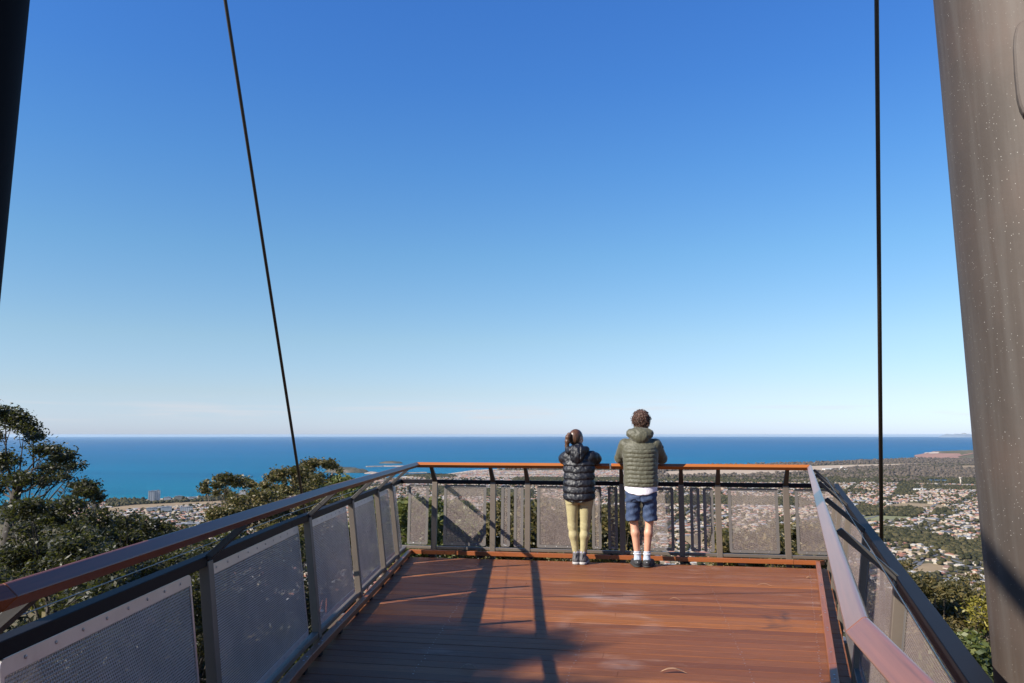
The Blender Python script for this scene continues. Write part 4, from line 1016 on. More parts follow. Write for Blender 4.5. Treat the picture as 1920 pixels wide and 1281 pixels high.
# scrubby headland, breakwater, islands
def hill_mesh(name, centre, L, W, H, rot, mat, seed=1, z0=-303, kind='structure', pw=1.0, cliff=.5):
    r = np.random.default_rng(seed); nx, ny = 60, 26; u = np.linspace(-1, 1, nx); v = np.linspace(-1, 1, ny); A, B = np.meshgrid(u, v, indexing='ij')
    e = np.clip(1-np.abs(A)**2.4-np.abs(B)**2, 0, 1)**cliff
    ph = r.uniform(0, 6, 6); nz = sum(np.sin(A*k*3+ph[k])*np.cos(B*k*2.3+ph[k-1])/k for k in range(1, 6))
    Z = H*e*(.75+.22*nz)*(1-.35*A*pw); X = A*L/2; Y = B*W/2; c, s_ = math.cos(rot), math.sin(rot)
    V = np.stack([centre[0]+X*c-Y*s_, centre[1]+X*s_+Y*c, z0+Z], -1).reshape(-1, 3); vid = np.arange(nx*ny).reshape(nx, ny)
    F = np.stack([vid[:-1, :-1], vid[1:, :-1], vid[1:, 1:], vid[:-1, 1:]], -1).reshape(-1, 4)
    o = mesh(name, V, F.copy(), mat, None, True); tag(o, kind=kind); return o
def mat_head():
    m, nt, b = nmat('headland_scrub'); v = coord(nt); f = noise(nt, v, .02, 8, .7); g = nt.nodes.new('ShaderNodeNewGeometry'); sp = nt.nodes.new('ShaderNodeSeparateXYZ'); nt.links.new(g.outputs['Normal'], sp.inputs[0])
    col = ramp(nt, f, [(.3, (.018, .022, .013)), (.55, (.042, .040, .024)), (.75, (.09, .075, .055))])
    col = mixc(nt, ramp(nt, sp.outputs[2], [(.55, .8), (.85, 0)]), col, (.12, .095, .075)); nt.links.new(col, b.inputs['Base Color']); b.inputs['Roughness'].default_value = 1
    return m
M_HEAD = mat_head(); M_ROCK = simple('pale_rock', (.26, .21, .175), .95, 0, .3, .05)
hill_mesh('headland', G(650, 885), 380, 190, 52, -.25, M_HEAD, 2, pw=.4, cliff=.55)
hill_mesh('headland', G(703, 887.5), 170, 110, 16, -.2, M_ROCK, 4, pw=.2)
hill_mesh('island', G(733, 868.5), 250, 110, 30, 0, M_HEAD, 5, pw=.1)
hill_mesh('island', U(1795, 822, -303)[:2]/np.hypot(*U(1795, 822, -303)[:2])*100000, 3600, 1500, 560, -.5, simple('far_island', (.20, .22, .24), 1), 6, pw=.1, cliff=.8)
def wall_ribbon(name, pts, w, h, mat):
    mb_ = MB(); P = [Vector((*G(*p), -303)) for p in pts]
    for a, b in zip(P[:-1], P[1:]):
        d = (b-a).normalized(); n_ = Vector((-d.y, d.x, 0)); k = max(2, int((b-a).length/25))
        for j in range(k):
            p = a+(b-a)*j/k; q = a+(b-a)*(j+1)/k; w0 = w*random.uniform(.85, 1.15); h0 = h*random.uniform(.8, 1.1); U_ = Vector((0, 0, h0))
            mb_.hexa([p-n_*w0, p+n_*w0, p+n_*w0*.4+U_, p-n_*w0*.4+U_], [q-n_*w0, q+n_*w0, q+n_*w0*.4+U_, q-n_*w0*.4+U_])
    return mb_.build(name, mat)
o = wall_ribbon('breakwater', [(687, 875.2), (720, 874.4), (760, 874.6), (800, 875.5)], 16, 10, M_ROCK); tag(o, 'long straight rock breakwater running out to sea beyond the scrubby headland', 'breakwater')
o = wall_ribbon('harbour_wall', [(700, 893), (735, 889), (765, 886.5), (800, 886)], 12, 7, M_ROCK); tag(o, 'low pale rock wall enclosing the harbour water near the beach', 'breakwater')

# ------------------------------------------------------------------ foliage
def mat_leaf(name, a, b_, c, tr=.25, scale=.9, rough=.5):
    a, b_, c = [[x*AK for x in q] for q in (a, b_, c)]
    m, nt, b = nmat(name); g = nt.nodes.new('ShaderNodeNewGeometry'); v = coord(nt)
    f = noise(nt, v, scale, 4, .6); r = g.outputs['Random Per Island']
    k = mth(nt, 'ADD', mth(nt, 'MULTIPLY', f, .6), mth(nt, 'MULTIPLY', r, .45))
    col = ramp(nt, k, [(.25, a), (.5, b_), (.8, c)]); nt.links.new(col, b.inputs['Base Color']); b.inputs['Roughness'].default_value = rough
    b.inputs['Specular IOR Level'].default_value = .35
    t = nt.nodes.new('ShaderNodeBsdfTranslucent'); nt.links.new(mixc(nt, .5, col, (.2, .22, .04)), t.inputs[0]); mx = nt.nodes.new('ShaderNodeMixShader'); mx.inputs[0].default_value = tr
    out = nt.nodes['Material Output']; nt.links.new(b.outputs[0], mx.inputs[1]); nt.links.new(t.outputs[0], mx.inputs[2]); nt.links.new(mx.outputs[0], out.inputs[0])
    return m
M_EUC = mat_leaf('gum_leaves', (.032, .032, .012), (.092, .078, .026), (.20, .145, .055))
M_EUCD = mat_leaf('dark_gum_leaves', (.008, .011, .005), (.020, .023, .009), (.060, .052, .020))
M_GRN = mat_leaf('bright_green_leaves', (.030, .045, .012), (.080, .098, .022), (.17, .165, .040))
M_YEL = mat_leaf('yellow_green_leaves', (.09, .09, .012), (.19, .16, .02), (.30, .24, .03))
M_BARK = simple('gum_bark', (.12, .09, .068), .85, 0, .35, 6, .4); M_BARKD = simple('dark_bark', (.04, .032, .026), .9, 0, .35, 6, .4)

def leaves(clumps, n_per, L, W, seed, hang=.6):
    """clumps: (x, y, z, rx, ry, rz). Leaf blades in tufts scattered over each clump's upper shell and inside."""
    r = np.random.default_rng(seed); P = []
    for (x, y, z, rx, ry, rz) in clumps:
        vol = (rx*ry*rz)**(2/3); nt_ = max(7, int(16*vol)); 
        d = r.normal(size=(nt_, 3)); d /= np.linalg.norm(d, axis=1)[:, None]; d[:, 2] = np.where(d[:, 2] < -.35, -d[:, 2]*.5, d[:, 2])
        rad = r.uniform(.35, 1.0, (nt_, 1))**.6
        c = np.array([x, y, z])+d*rad*np.array([rx, ry, rz]); tr = .22*(rx*ry*rz)**(1/3)+.12
        q = c[r.integers(0, nt_, int(n_per*2.6*vol))]
        P.append(q+r.normal(size=q.shape)*tr*np.array([.6, .6, .42]))
    P = np.concatenate(P); n = len(P)
    a = r.uniform(0, 2*math.pi, n); tilt = r.uniform(-1.2, .4, n)*hang*1.3
    D = np.stack([np.cos(a)*np.cos(tilt), np.sin(a)*np.cos(tilt), np.sin(tilt)], 1)
    S = r.normal(size=(n, 3)); S -= D*(S*D).sum(1)[:, None]; S /= np.linalg.norm(S, axis=1)[:, None]
    l = (1.15*L*r.uniform(.6, 1.3, n))[:, None]; w = (1.45*W*r.uniform(.7, 1.3, n))[:, None]
    V = np.stack([P-D*l*.5, P+S*w*.5, P+D*l*.5, P-S*w*.5], 1).reshape(-1, 3); F = np.arange(4*n).reshape(n, 4)
    return V, F
def limbs(m, base, clumps, r0, trunk_top, seed):
    rd = random.Random(seed); base = Vector(base); T = Vector(trunk_top)
    path = [base+(T-base)*t+Vector((math.sin(t*4+seed)*.10, math.cos(t*3+seed)*.10, 0))*(T-base).length*.12*(t > 0) for t in np.linspace(0, 1, 8)]
    m.tube(path, [r0*(1-.62*t) for t in np.linspace(0, 1, 8)], 9)
    for ci_, c in enumerate(clumps):
        if len(clumps) > 16 and ci_ % 2: continue
        C_ = Vector(c[:3]); t = min(.98, max(.2, 1-(C_-T).length/max(.1, (T-base).length)*.55+rd.uniform(-.1, .1))); k = t*7; i = min(6, int(k)); p0 = path[i].lerp(path[i+1], k-i)
        d = C_-p0; L = d.length; mid = p0+d*.5+Vector((rd.uniform(-1, 1), rd.uniform(-1, 1), rd.uniform(-1.2, -.2)))*L*.10
        pts = [p0, p0.lerp(mid, .55)+Vector((0, 0, -.02*L)), mid, mid.lerp(C_, .5)+Vector((0, 0, .02*L)), C_]; rr = r0*.20*min(1, .4+L/6*.5)
        m.tube(pts, [rr, rr*.8, rr*.6, rr*.42, rr*.2], 6, False)
        for j in range(4):
            q = mid.lerp(C_, rd.uniform(.1, .9)); e = C_+Vector((rd.uniform(-1, 1)*c[3], rd.uniform(-1, 1)*c[4], rd.uniform(-.3, .8)*c[5]))*.8
            h = q.lerp(e, .5)+Vector((0, 0, -.05*L)); m.tube([q, h, e], [rr*.35, rr*.22, rr*.08], 4, False)
def tree(name, base, clumps, label, cat='tree', group=None, leaf=M_EUC, bark=M_BARK, r0=.3, n_per=1500, L=.12, W=.035, top=None, seed=1):
    base = Vector(base); rt = empty(name, base, 0, label, cat, group)
    cl = [(c[0]-base.x, c[1]-base.y, c[2]-base.z, *c[3:]) for c in clumps]
    zs = [c[2] for c in cl]; cx = sum(c[0] for c in cl)/len(cl); cy = sum(c[1] for c in cl)/len(cl)
    T = (cx*.8, cy*.8, min(zs)*.8+max(zs)*.2)
    m = MB(); limbs(m, (0, 0, 0), cl, r0, T, seed); m.build('trunk', bark, rt, True)
    V, F = leaves(cl, n_per, L, W, seed); mesh('crown', V, F, leaf, rt)
    return rt
def gz(x, y): return float(terrain(np.array(float(x)), np.array(float(y))))
def clumps_at(lst, y):
    """(px, py, radius px wide, radius px high) of clumps seen from the deck, at forward distance y (+- jitter)"""
    out = []
    for i, c in enumerate(lst):
        yy = y+(c[4] if len(c) > 4 else ((i*37) % 7-3)*.03*y); p = AT(c[0], c[1], yy); k = yy/FPX
        out.append((p.x, p.y, p.z, c[2]*k, c[2]*k*.9, c[3]*k))
    return out
# tall gum at the far left with its tiered crown
cl = clumps_at([(-40, 770, 40, 28), (10, 785, 38, 24), (45, 812, 34, 22), (-10, 830, 30, 16), (62, 822, 16, 12), (25, 865, 30, 18), (-30, 880, 30, 20), (85, 850, 30, 18), (118, 862, 28, 18), (100, 880, 26, 15), (140, 878, 20, 12), (60, 898, 34, 15), (30, 905, 36, 18), (95, 905, 24, 12), (126, 898, 14, 10), (-40, 930, 40, 26)], 24)
tree('gum_tree', (-17.3, 24.5, gz(-17.3, 24.5)), cl, 'tall dark gum tree with tiered crown against sea and sky at the far left', leaf=M_EUCD, bark=M_BARKD, r0=.36, n_per=2100, L=.105, W=.034, top=(.6, .3, 20), seed=3)
cl = clumps_at([(165, 925, 28, 20), (150, 912, 16, 12), (178, 938, 16, 14), (140, 945, 20, 14)], 27)
tree('gum_tree', (-14.6, 27.5, gz(-14.6, 27.5)), cl, 'small round dark gum crown just right of the tall far-left gum', leaf=M_EUCD, bark=M_BARKD, r0=.2, n_per=2300, L=.11, W=.036, seed=4)
def bush(px0, px1, py0, py1, n, y, rpx, seed):
    r = random.Random(seed); return clumps_at([(r.uniform(px0, px1), r.uniform(py0, py1), r.uniform(.7, 1.3)*rpx, r.uniform(.45, .8)*rpx, r.uniform(-.12, .12)*y) for _ in range(n)], y)
tree('gum_tree', (-11.5, 20.5, gz(-11.5, 20.5)), bush(0, 190, 975, 1110, 26, 19.5, 30, 1)+clumps_at([(60, 960, 50, 22), (120, 955, 40, 18), (20, 965, 40, 25)], 19.5), 'dense dark broad gum filling the left edge behind the near handrail', leaf=M_EUCD, bark=M_BARKD, r0=.3, n_per=2300, L=.10, W=.034, seed=5)
tree('gum_tree', (-9.3, 22, gz(-9.3, 22)), bush(190, 350, 1005, 1080, 20, 22, 26, 2)+clumps_at([(240, 984, 26, 16), (290, 992, 34, 14), (335, 1002, 26, 12), (215, 990, 30, 18)], 22), 'dark spreading gum whose low crown tops end before the town at left', leaf=M_EUCD, bark=M_BARKD, r0=.26, n_per=2400, L=.105, W=.034, seed=6)
tree('gum_tree', (-6.2, 16, gz(-6.2, 16)), bush(120, 640, 1025, 1260, 92, 15.5, 42, 3), 'sparse shaded gum seen through the gap under the left handrail', leaf=M_EUCD, bark=M_BARKD, r0=.2, n_per=1500, L=.10, W=.03, seed=7)
tree('gum_tree', (-8.5, 13, gz(-8.5, 13)), bush(-200, 200, 1080, 1290, 44, 12, 48, 4), 'shaded gum behind the nearest left mesh panel', leaf=M_EUCD, bark=M_BARKD, r0=.2, n_per=1000, L=.10, W=.03, seed=8)
# middle distance
cl = clumps_at([(425, 902, 28, 12), (400, 912, 20, 11), (450, 905, 24, 10), (388, 922, 14, 8), (473, 912, 12, 7), (415, 925, 18, 8)], 46)
tree('gum_tree', (-16.6, 46.5, gz(-16.6, 46.5)), cl, 'slender gum with open umbrella crown and bare pale branches left of the rod', r0=.26, n_per=1050, L=.17, W=.055, seed=9, top=(.3, 0, 30.5))
cl = clumps_at([(597, 872, 30, 11), (575, 880, 18, 9), (620, 876, 16, 8), (640, 886, 8, 6)], 52)
tree('gum_tree', (-12.2, 53, gz(-12.2, 53)), cl, 'small flat-topped gum crown highest behind the tie rod beside the scrubby headland', r0=.22, n_per=1500, L=.17, W=.055, seed=10)
cl = clumps_at([(545, 890, 34, 14), (515, 898, 24, 12), (575, 903, 36, 16), (605, 905, 32, 15), (500, 912, 20, 10), (560, 922, 40, 14), (625, 925, 28, 12), (530, 928, 28, 12)], 44)
tree('gum_tree', (-12.0, 44.5, gz(-12, 44.5)), cl, 'olive and golden gum crown right behind the tie rod', r0=.3, n_per=1300, L=.16, W=.055, seed=11)
cl = clumps_at([(470, 935, 40, 14), (440, 948, 30, 14), (505, 940, 40, 16), (550, 945, 44, 18), (480, 960, 46, 16), (420, 968, 30, 12), (540, 965, 44, 18), (600, 945, 40, 16)], 34)+bush(380, 620, 970, 1060, 22, 33, 34, 5)
tree('gum_tree', (-10.3, 34.5, gz(-10.3, 34.5)), cl, 'wide golden-olive gum crown spreading behind the middle of the left handrail', r0=.32, n_per=1250, L=.14, W=.045, seed=12)
cl = clumps_at([(640, 905, 26, 10), (665, 912, 22, 10), (690, 925, 20, 9), (620, 918, 26, 10), (655, 930, 34, 12), (700, 938, 20, 9)], 38)+bush(600, 740, 940, 1060, 18, 36, 26, 6)
tree('leafy_tree', (-7.6, 37, gz(-7.6, 37)), cl, 'bright green leafy tree below the left handrail near the deck corner', leaf=M_GRN, r0=.22, n_per=1500, L=.13, W=.06, seed=13)
# below the far balustrade
defs = [(725, 880, 935, 1040, 24, M_GRN, 'green bushy tree top below the far left corner of the deck'),
        (850, 1000, 942, 1050, 30, M_EUC, 'olive gum top behind the far balustrade left of the person in black'),
        (975, 1110, 945, 1050, 27, M_EUC, 'leafy tree top right behind the legs of the person in black'),
        (1090, 1200, 950, 1055, 25, M_EUC, 'dark gum top low behind the far balustrade between the two people'),
        (1340, 1480, 1000, 1060, 22, M_EUC, 'gum top low behind the far balustrade right of the person in olive'),
        (1440, 1600, 985, 1075, 26, M_EUC, 'leafy gum top filling the far right corner behind the balustrade')]
for k, (x0, x1, y0, y1, d, mt_, lab) in enumerate(defs):
    c = bush(x0, x1, y0+8, y1+40, 64, d, 25, 20+k); cx = sum(q[0] for q in c)/len(c)
    tree('leafy_tree' if mt_ is M_GRN else 'gum_tree', (cx, d+.5, gz(cx, d+.5)), c, lab, leaf=mt_, r0=.2, n_per=1100, L=.14, W=.055, seed=30+k)
# right side, below the mast
cl = clumps_at([(1752, 1112, 50, 26), (1795, 1125, 48, 26), (1830, 1140, 40, 24), (1720, 1135, 40, 26), (1770, 1160, 56, 30), (1700, 1090, 22, 14), (1725, 1105, 24, 14)], 26)+bush(1690, 1900, 1170, 1330, 26, 25, 44, 7)
tree('gum_tree', (13.6, 27, gz(13.6, 27)), cl, 'large golden-olive gum between the right balustrade and the speckled mast', r0=.32, n_per=1150, L=.15, W=.045, seed=14)
cl = clumps_at([(1845, 1145, 26, 20), (1862, 1170, 30, 24), (1838, 1180, 22, 18), (1870, 1120, 24, 20)], 23)
tree('wattle_tree', (13.2, 23, gz(13.2, 23)), cl, 'yellow-green wattle crown beside the mast on the right', leaf=M_YEL, r0=.15, n_per=1900, L=.10, W=.03, seed=15)
cl = clumps_at([(1800, 1225, 50, 26), (1840, 1245, 50, 30), (1790, 1265, 50, 30), (1860, 1290, 50, 34), (1820, 1215, 40, 20)], 16)+bush(1740, 1920, 1260, 1400, 20, 16, 46, 8)
tree('leafy_tree', (9.2, 16.5, gz(9.2, 16.5)), cl, 'glossy bright green tree at the lower right beside the mast', leaf=M_GRN, r0=.2, n_per=1700, L=.11, W=.05, seed=16)
cl = clumps_at([(1802, 1092, 18, 12), (1822, 1084, 12, 8), (1785, 1098, 14, 8), (1812, 1108, 16, 9), (1835, 1098, 10, 7)], 42)
tree('gum_tree', (24.2, 42, gz(24.2, 42)), cl, 'thin sparse gum rising against the red roofed houses beside the mast', r0=.14, n_per=620, L=.17, W=.05, seed=17)
cl = clumps_at([(1690, 1066, 20, 14), (1680, 1085, 18, 12), (1705, 1082, 16, 12)], 34)+bush(1650, 1720, 1100, 1200, 10, 34, 24, 9)
tree('gum_tree', (16.6, 34.5, gz(16.6, 34.5)), cl, 'small olive gum top just outside the right mid rail below the black rod', r0=.16, n_per=1300, L=.14, W=.045, seed=18)
cl = []
for k in range(31):          # crown up-sun of the shaded boards
    an = random.uniform(0, 6.28); q = math.sqrt(random.random()); L_ = random.uniform(8.8, 10.6)
    tx_, ty_ = -1.45+1.2*q*math.cos(an), 5.0+.85*q*math.sin(an)
    if k >= 24: tx_, ty_ = -.45+.45*q*math.cos(an), 4.55+.4*q*math.sin(an)
    cl.append((tx_-1.3*L_, ty_-.75*L_, L_, .62, .62, .5))
tree('gum_tree', (-13.0, -4.5, gz(-13, -4.5)), cl, 'tall gum behind the viewer on the left whose crown shades the near boards', r0=.35, n_per=1500, L=.13, W=.045, seed=19)

# wooded hillside below the lookout: individual trees sharing three crowns
def shared_tree(seed, leaf, h, n_c=14):
    r = random.Random(seed); cl = [(r.gauss(0, h*.14), r.gauss(0, h*.14), h*r.uniform(.55, .95), h*.13*r.uniform(.8, 1.3), h*.13, h*.085) for _ in range(n_c)]
    m = MB(); limbs(m, (0, 0, -6), cl, h*.018, (0, 0, h*.8), seed); tr = m.build('trunk', M_BARK, None, True); V, F = leaves(cl, 420, .42, .17, seed); cr_ = mesh('crown', V, F, leaf, None)
    return tr, cr_
protos = [shared_tree(101, M_EUC, 20), shared_tree(102, M_EUCD, 22), shared_tree(103, M_EUC, 16), shared_tree(104, M_GRN, 15)]
kinds_ = ['olive gum tree among the forest on the hillside below the lookout', 'dark tall gum tree among the forest on the hillside below the lookout', 'small olive gum tree among the forest on the hillside below the lookout', 'green leafy tree among the forest on the hillside below the lookout']
used_p = set()
def put_tree(k, x, y, sc, label, group, name='hillside_tree'):
    rt = empty(name, (x, y, gz(x, y)), random.uniform(0, 6.3), label, 'tree', group); rt.scale = (sc, sc, sc*random.uniform(.85, 1.15))
    for p in protos[k]:
        if (k, p.name) not in used_p: c = p; used_p.add((k, p.name))
        else: c = p.copy(); COL.objects.link(c)
        c.parent = rt
    return rt
spots = []
r = random.Random(55); tries = 0
while len(spots) < 280 and tries < 12000:
    tries += 1; az = r.uniform(-.66, .66); d = 32+r.random()**1.7*800; x, y = d*math.sin(az), d*math.cos(az)
    if any((x-a)**2+(y-b)**2 < (6.5+d*.022)**2 for a, b in spots): continue
    spots.append((x, y))
for x, y in spots:
    d = math.hypot(x, y); k = r.choice([0, 1, 2, 0, 3]); H_ = [20, 22, 16, 15][k]; topmax = 1.5-d*float(np.interp(math.atan2(x, y), [-.45, -.28, -.12, .1, .6], [.108, .118, .105, .165, .195])); sc = r.uniform(.75, 1.2)
    sc = min(sc, max(.35, (topmax-gz(x, y))/H_)); w_ = ['left', 'centre', 'right'][int(min(2, max(0, (math.atan2(x, y)+.66)/.44)))]; q_ = 'near' if d < 200 else 'far'; put_tree(k, x, y, sc, f'{kinds_[k].split(" among")[0]} on the {q_} {w_} part of the hillside below the lookout', f'{kinds_[k].split(" among")[0]}s of the {q_} {w_} hillside')

# ------------------------------------------------------------------ the town on the plain
def blobs(n_var, seed):
    r = np.random.default_rng(seed); out = []
    t = (1+5**.5)/2; V0 = np.array([(-1, t, 0), (1, t, 0), (-1, -t, 0), (1, -t, 0), (0, -1, t), (0, 1, t), (0, -1, -t), (0, 1, -t), (t, 0, -1), (t, 0, 1), (-t, 0, -1), (-t, 0, 1)], float); V0 /= np.linalg.norm(V0[0])
    F0 = np.array([(0, 11, 5), (0, 5, 1), (0, 1, 7), (0, 7, 10), (0, 10, 11), (1, 5, 9), (5, 11, 4), (11, 10, 2), (10, 7, 6), (7, 1, 8), (3, 9, 4), (3, 4, 2), (3, 2, 6), (3, 6, 8), (3, 8, 9), (4, 9, 5), (2, 4, 11), (6, 2, 10), (8, 6, 7), (9, 8, 1)])
    # one subdivision
    mid = {}; V = [tuple(v) for v in V0]; F = []
    def mp(a, b):
        k = (min(a, b), max(a, b))
        if k not in mid: p = (np.array(V[a])+np.array(V[b])); p /= np.linalg.norm(p); mid[k] = len(V); V.append(tuple(p))
        return mid[k]
    for a, b, c in F0:
        ab, bc, ca = mp(a, b), mp(b, c), mp(c, a); F += [(a, ab, ca), (b, bc, ab), (c, ca, bc), (ab, bc, ca)]
    V = np.array(V); F = np.array(F)
    for _ in range(n_var):
        W_ = V*(1+r.uniform(-.30, .25, (len(V), 1))); W_[:, 2] = W_[:, 2]*.62; W_[:, 2] = np.maximum(W_[:, 2], -.25)+.45; out.append(W_)
    return out, F
BV, BF = blobs(10, 5)
def mat_bush(name, a, b_, c):
    a, b_, c = [[x*AK for x in q] for q in (a, b_, c)]
    m, nt, b = nmat(name); g = nt.nodes.new('ShaderNodeNewGeometry'); v = coord(nt); f = noise(nt, v, .25, 4, .7)
    k = mth(nt, 'ADD', mth(nt, 'MULTIPLY', f, .7), mth(nt, 'MULTIPLY', g.outputs['Random Per Island'], .4)); nt.links.new(ramp(nt, k, [(.3, a), (.55, b_), (.85, c)]), b.inputs['Base Color'])
    b.inputs['Roughness'].default_value = 1; b.inputs['Specular IOR Level'].default_value = .1; return m
M_TREES = mat_bush('town_tree_foliage', (.020, .022, .011), (.046, .044, .021), (.105, .085, .040)); M_SCRUB = mat_bush('scrub_foliage', (.055, .046, .036), (.095, .076, .058), (.14, .108, .082))
def tree_mass(name, pts, R0, mat, label):
    """pts: n x 2; R0: n radii"""
    r = np.random.default_rng(len(pts)); n = len(pts)
    if n == 0: return
    z = terrain(pts[:, 0], pts[:, 1]); k = r.integers(0, len(BV), n); a = r.uniform(0, 6.28, n); V = np.stack([BV[i] for i in k]); c, s_ = np.cos(a)[:, None], np.sin(a)[:, None]
    X = (V[:, :, 0]*c-V[:, :, 1]*s_)*R0[:, None]+pts[:, 0:1]; Y = (V[:, :, 0]*s_+V[:, :, 1]*c)*R0[:, None]+pts[:, 1:2]; Z = V[:, :, 2]*(R0*r.uniform(1.0, 1.7, n))[:, None]+z[:, None]
    P = np.stack([X, Y, Z], -1).reshape(-1, 3); F = (BF[None]+(np.arange(n)*V.shape[1])[:, None, None]).reshape(-1, 3)
    o = mesh(name, P, F.copy(), mat, None); tag(o, label, None, None, 'stuff'); return o
def img_xy(x, y, z=PLAIN):
    """where a point of the plain shows in the survey photo"""
    zz = z-CAMH; Yc = y*math.cos(PITCH)+zz*math.sin(PITCH); Zc = -y*math.sin(PITCH)+zz*math.cos(PITCH); return 960+FPX*x/Yc, 640.5-FPX*Zc/Yc
WOODS = [[(1675, 928), (1684, 908), (1700, 905), (1722, 910), (1728, 920), (1712, 928)], [(1728, 911), (1860, 914), (1860, 920), (1740, 918)], [(1592, 968), (1597, 952), (1625, 949), (1660, 956), (1700, 951), (1735, 958), (1720, 969), (1660, 970)],
         [(1748, 967), (1756, 955), (1775, 955), (1792, 966)], [(1655, 1016), (1655, 990), (1700, 994), (1752, 1004), (1790, 1014), (1845, 1012), (1850, 1052), (1800, 1048), (1760, 1030), (1710, 1018)],
         [(1690, 1098), (1700, 1082), (1735, 1080), (1762, 1084), (1765, 1098)], [(960, 904), (965, 897), (1010, 896), (1060, 897), (1200, 896), (1200, 903)], [(1100, 900), (1200, 897), (1560, 891), (1640, 893), (1860, 899), (1860, 906), (1700, 903), (1560, 906), (1340, 905)],
         [(200, 950), (200, 938), (330, 936), (420, 930), (600, 914), (690, 902), (690, 908), (600, 926), (420, 942), (300, 947)], [(755, 893), (800, 890), (850, 892), (860, 895), (800, 897)], [(1150, 930), (1500, 935), (1530, 950), (1150, 945)], [(800, 912), (1000, 922), (1000, 935), (820, 930)],
         [(1700, 872), (1780, 870), (1860, 869), (1860, 878), (1800, 879), (1740, 878)], [(1545, 886), (1600, 881), (1700, 880), (1690, 886), (1600, 892)]]
WW = [[G(*p) for p in w] for w in WOODS]
OPEN = [[G(*p) for p in w] for w in ([(1655, 948), (1700, 943), (1760, 946), (1785, 952), (1778, 955), (1720, 951), (1670, 951)], [(1690, 1062), (1740, 1056), (1775, 1062), (1760, 1074), (1715, 1078)], [(1800, 873), (1870, 872), (1880, 879), (1805, 879)],
        [(1560, 972), (1650, 967), (1720, 970), (1690, 976), (1580, 982)], [(1800, 1148), (1850, 1140), (1860, 1182), (1830, 1190)], [(180, 955), (250, 947), (400, 940), (500, 935), (500, 939), (400, 946), (250, 955), (180, 966)],
        [(1728, 902), (1742, 899.5), (1777, 900), (1780, 903), (1755, 904)], [(1262, 1010), (1335, 1000), (1360, 1015), (1300, 1024)], [(1250, 884), (1400, 880), (1540, 873), (1745, 868.5), (1745, 871), (1600, 877), (1545, 884), (1400, 890), (1240, 892)])]
def any_in(L, x, y):
    k = np.zeros(x.shape, bool)
    for P in L: k |= poly_in(P, x, y)
    return k
g = np.random.default_rng(11)
def scatter(n, d0, d1, az0=-.62, az1=.62):
    d = np.sqrt(g.uniform(d0**2, d1**2, n)); a = g.uniform(az0, az1, n); x, y = d*np.sin(a), d*np.cos(a)
    ok = (d < coast_r(a)-60) & (terrain(x, y) < PLAIN+25); return x[ok], y[ok]
def fbm(x, y, s): return np.sin(x/s+1.3)*np.cos(y/s*1.1+.7)+.6*np.sin(x/s*2.3+y/s*1.7+2)+.4*np.cos(y/s*4.1-x/s*3.3)
def zone(px, py):
    a = 'nearer than the broad dark wood' if py > 1040 else 'beyond the broad dark wood'
    return a
SINGLE = [(283.5, 939), (294.5, 938.5), (314, 939), (334, 938), (361, 936), (455, 929), (312, 960), (288, 958), (349, 959), (300, 975), (352, 986), (395, 972), (1558, 881.5), (1578, 880.5), (1588, 882.5), (1390, 891.5), (1330, 893), (1725, 919), (1592, 949), (1612, 943), (1783, 1098), (1808, 1010)]
def clear(x, y, front=150, side=30):
    k = np.ones(x.shape, bool)
    for q in SINGLE:
        a_ = G(*q); L_ = math.hypot(*a_); ux, uy = a_[0]/L_, a_[1]/L_; al = (x-a_[0])*ux+(y-a_[1])*uy; ac = abs((x-a_[0])*uy-(y-a_[1])*ux); k &= ~((al > -front) & (al < 60) & (ac < side+(12 if q[1] > 930 else 30)))
    return k
# woods
pts = []
for P in WW:
    Q = np.array(P); area = abs(sum(Q[i-1][0]*Q[i][1]-Q[i][0]*Q[i-1][1] for i in range(len(Q))))/2; n = int(min(12000, area/75)); lo, hi = Q.min(0), Q.max(0)
    x = g.uniform(lo[0], hi[0], n*2); y = g.uniform(lo[1], hi[1], n*2); k = poly_in(P, x, y); k &= ~any_in(OPEN, x, y); k &= clear(x, y, 110, 16); pts.append(np.stack([x[k], y[k]], 1)[:n])
wp_ = np.concatenate(pts); tree_mass('woods', wp_, g.uniform(4, 8.5, len(wp_)), M_TREES, 'dark belts of trees crossing the town and plain')
x, y = scatter(42000, 4600, 11500, -.4, .66); ixs, iy = img_xy(x, y); k = (~any_in(OPEN, x, y)) & ((iy < 897) | (fbm(x, y, 300) > .3)); k &= (iy < 905) & ~((ixs < 1180) & (iy > 881))
tree_mass('scrub', np.stack([x[k], y[k]], 1), g.uniform(6, 14, k.sum()), M_SCRUB, 'grey-brown scrub and heath woodland towards the coast')
# town trees between the houses
x, y = scatter(34000, 1250, 6200); iy = img_xy(x, y)[1]; k = (~any_in(OPEN, x, y)) & (~any_in(WW, x, y)) & (fbm(x, y, 170) > -.9) & (iy > 897)
tx, ty = x[k], y[k]; ix = img_xy(tx, ty)[0]; iy = img_xy(tx, ty)[1]
vis = (ix > 1665) & (ix < 1845) & (iy > 905); order = np.argsort(np.where(vis, np.hypot(tx, ty), 1e9)); sel = order[:110]; rest = np.setdiff1d(np.arange(len(tx)), sel)
tree_mass('town_trees', np.stack([tx[rest], ty[rest]], 1), g.uniform(2.5, 7.5, len(rest)), M_TREES, 'many small trees scattered between the town houses')
bl = [mesh('crown', BV[i]*[1, 1, 1.3]+[0, 0, .35], BF, M_TREES) for i in range(4)]; tm = MB(); tm.tube([(0, 0, -.3), (0, 0, .6)], [.07, .04], 6); tk = tm.build('trunk', M_BARKD); first = set()
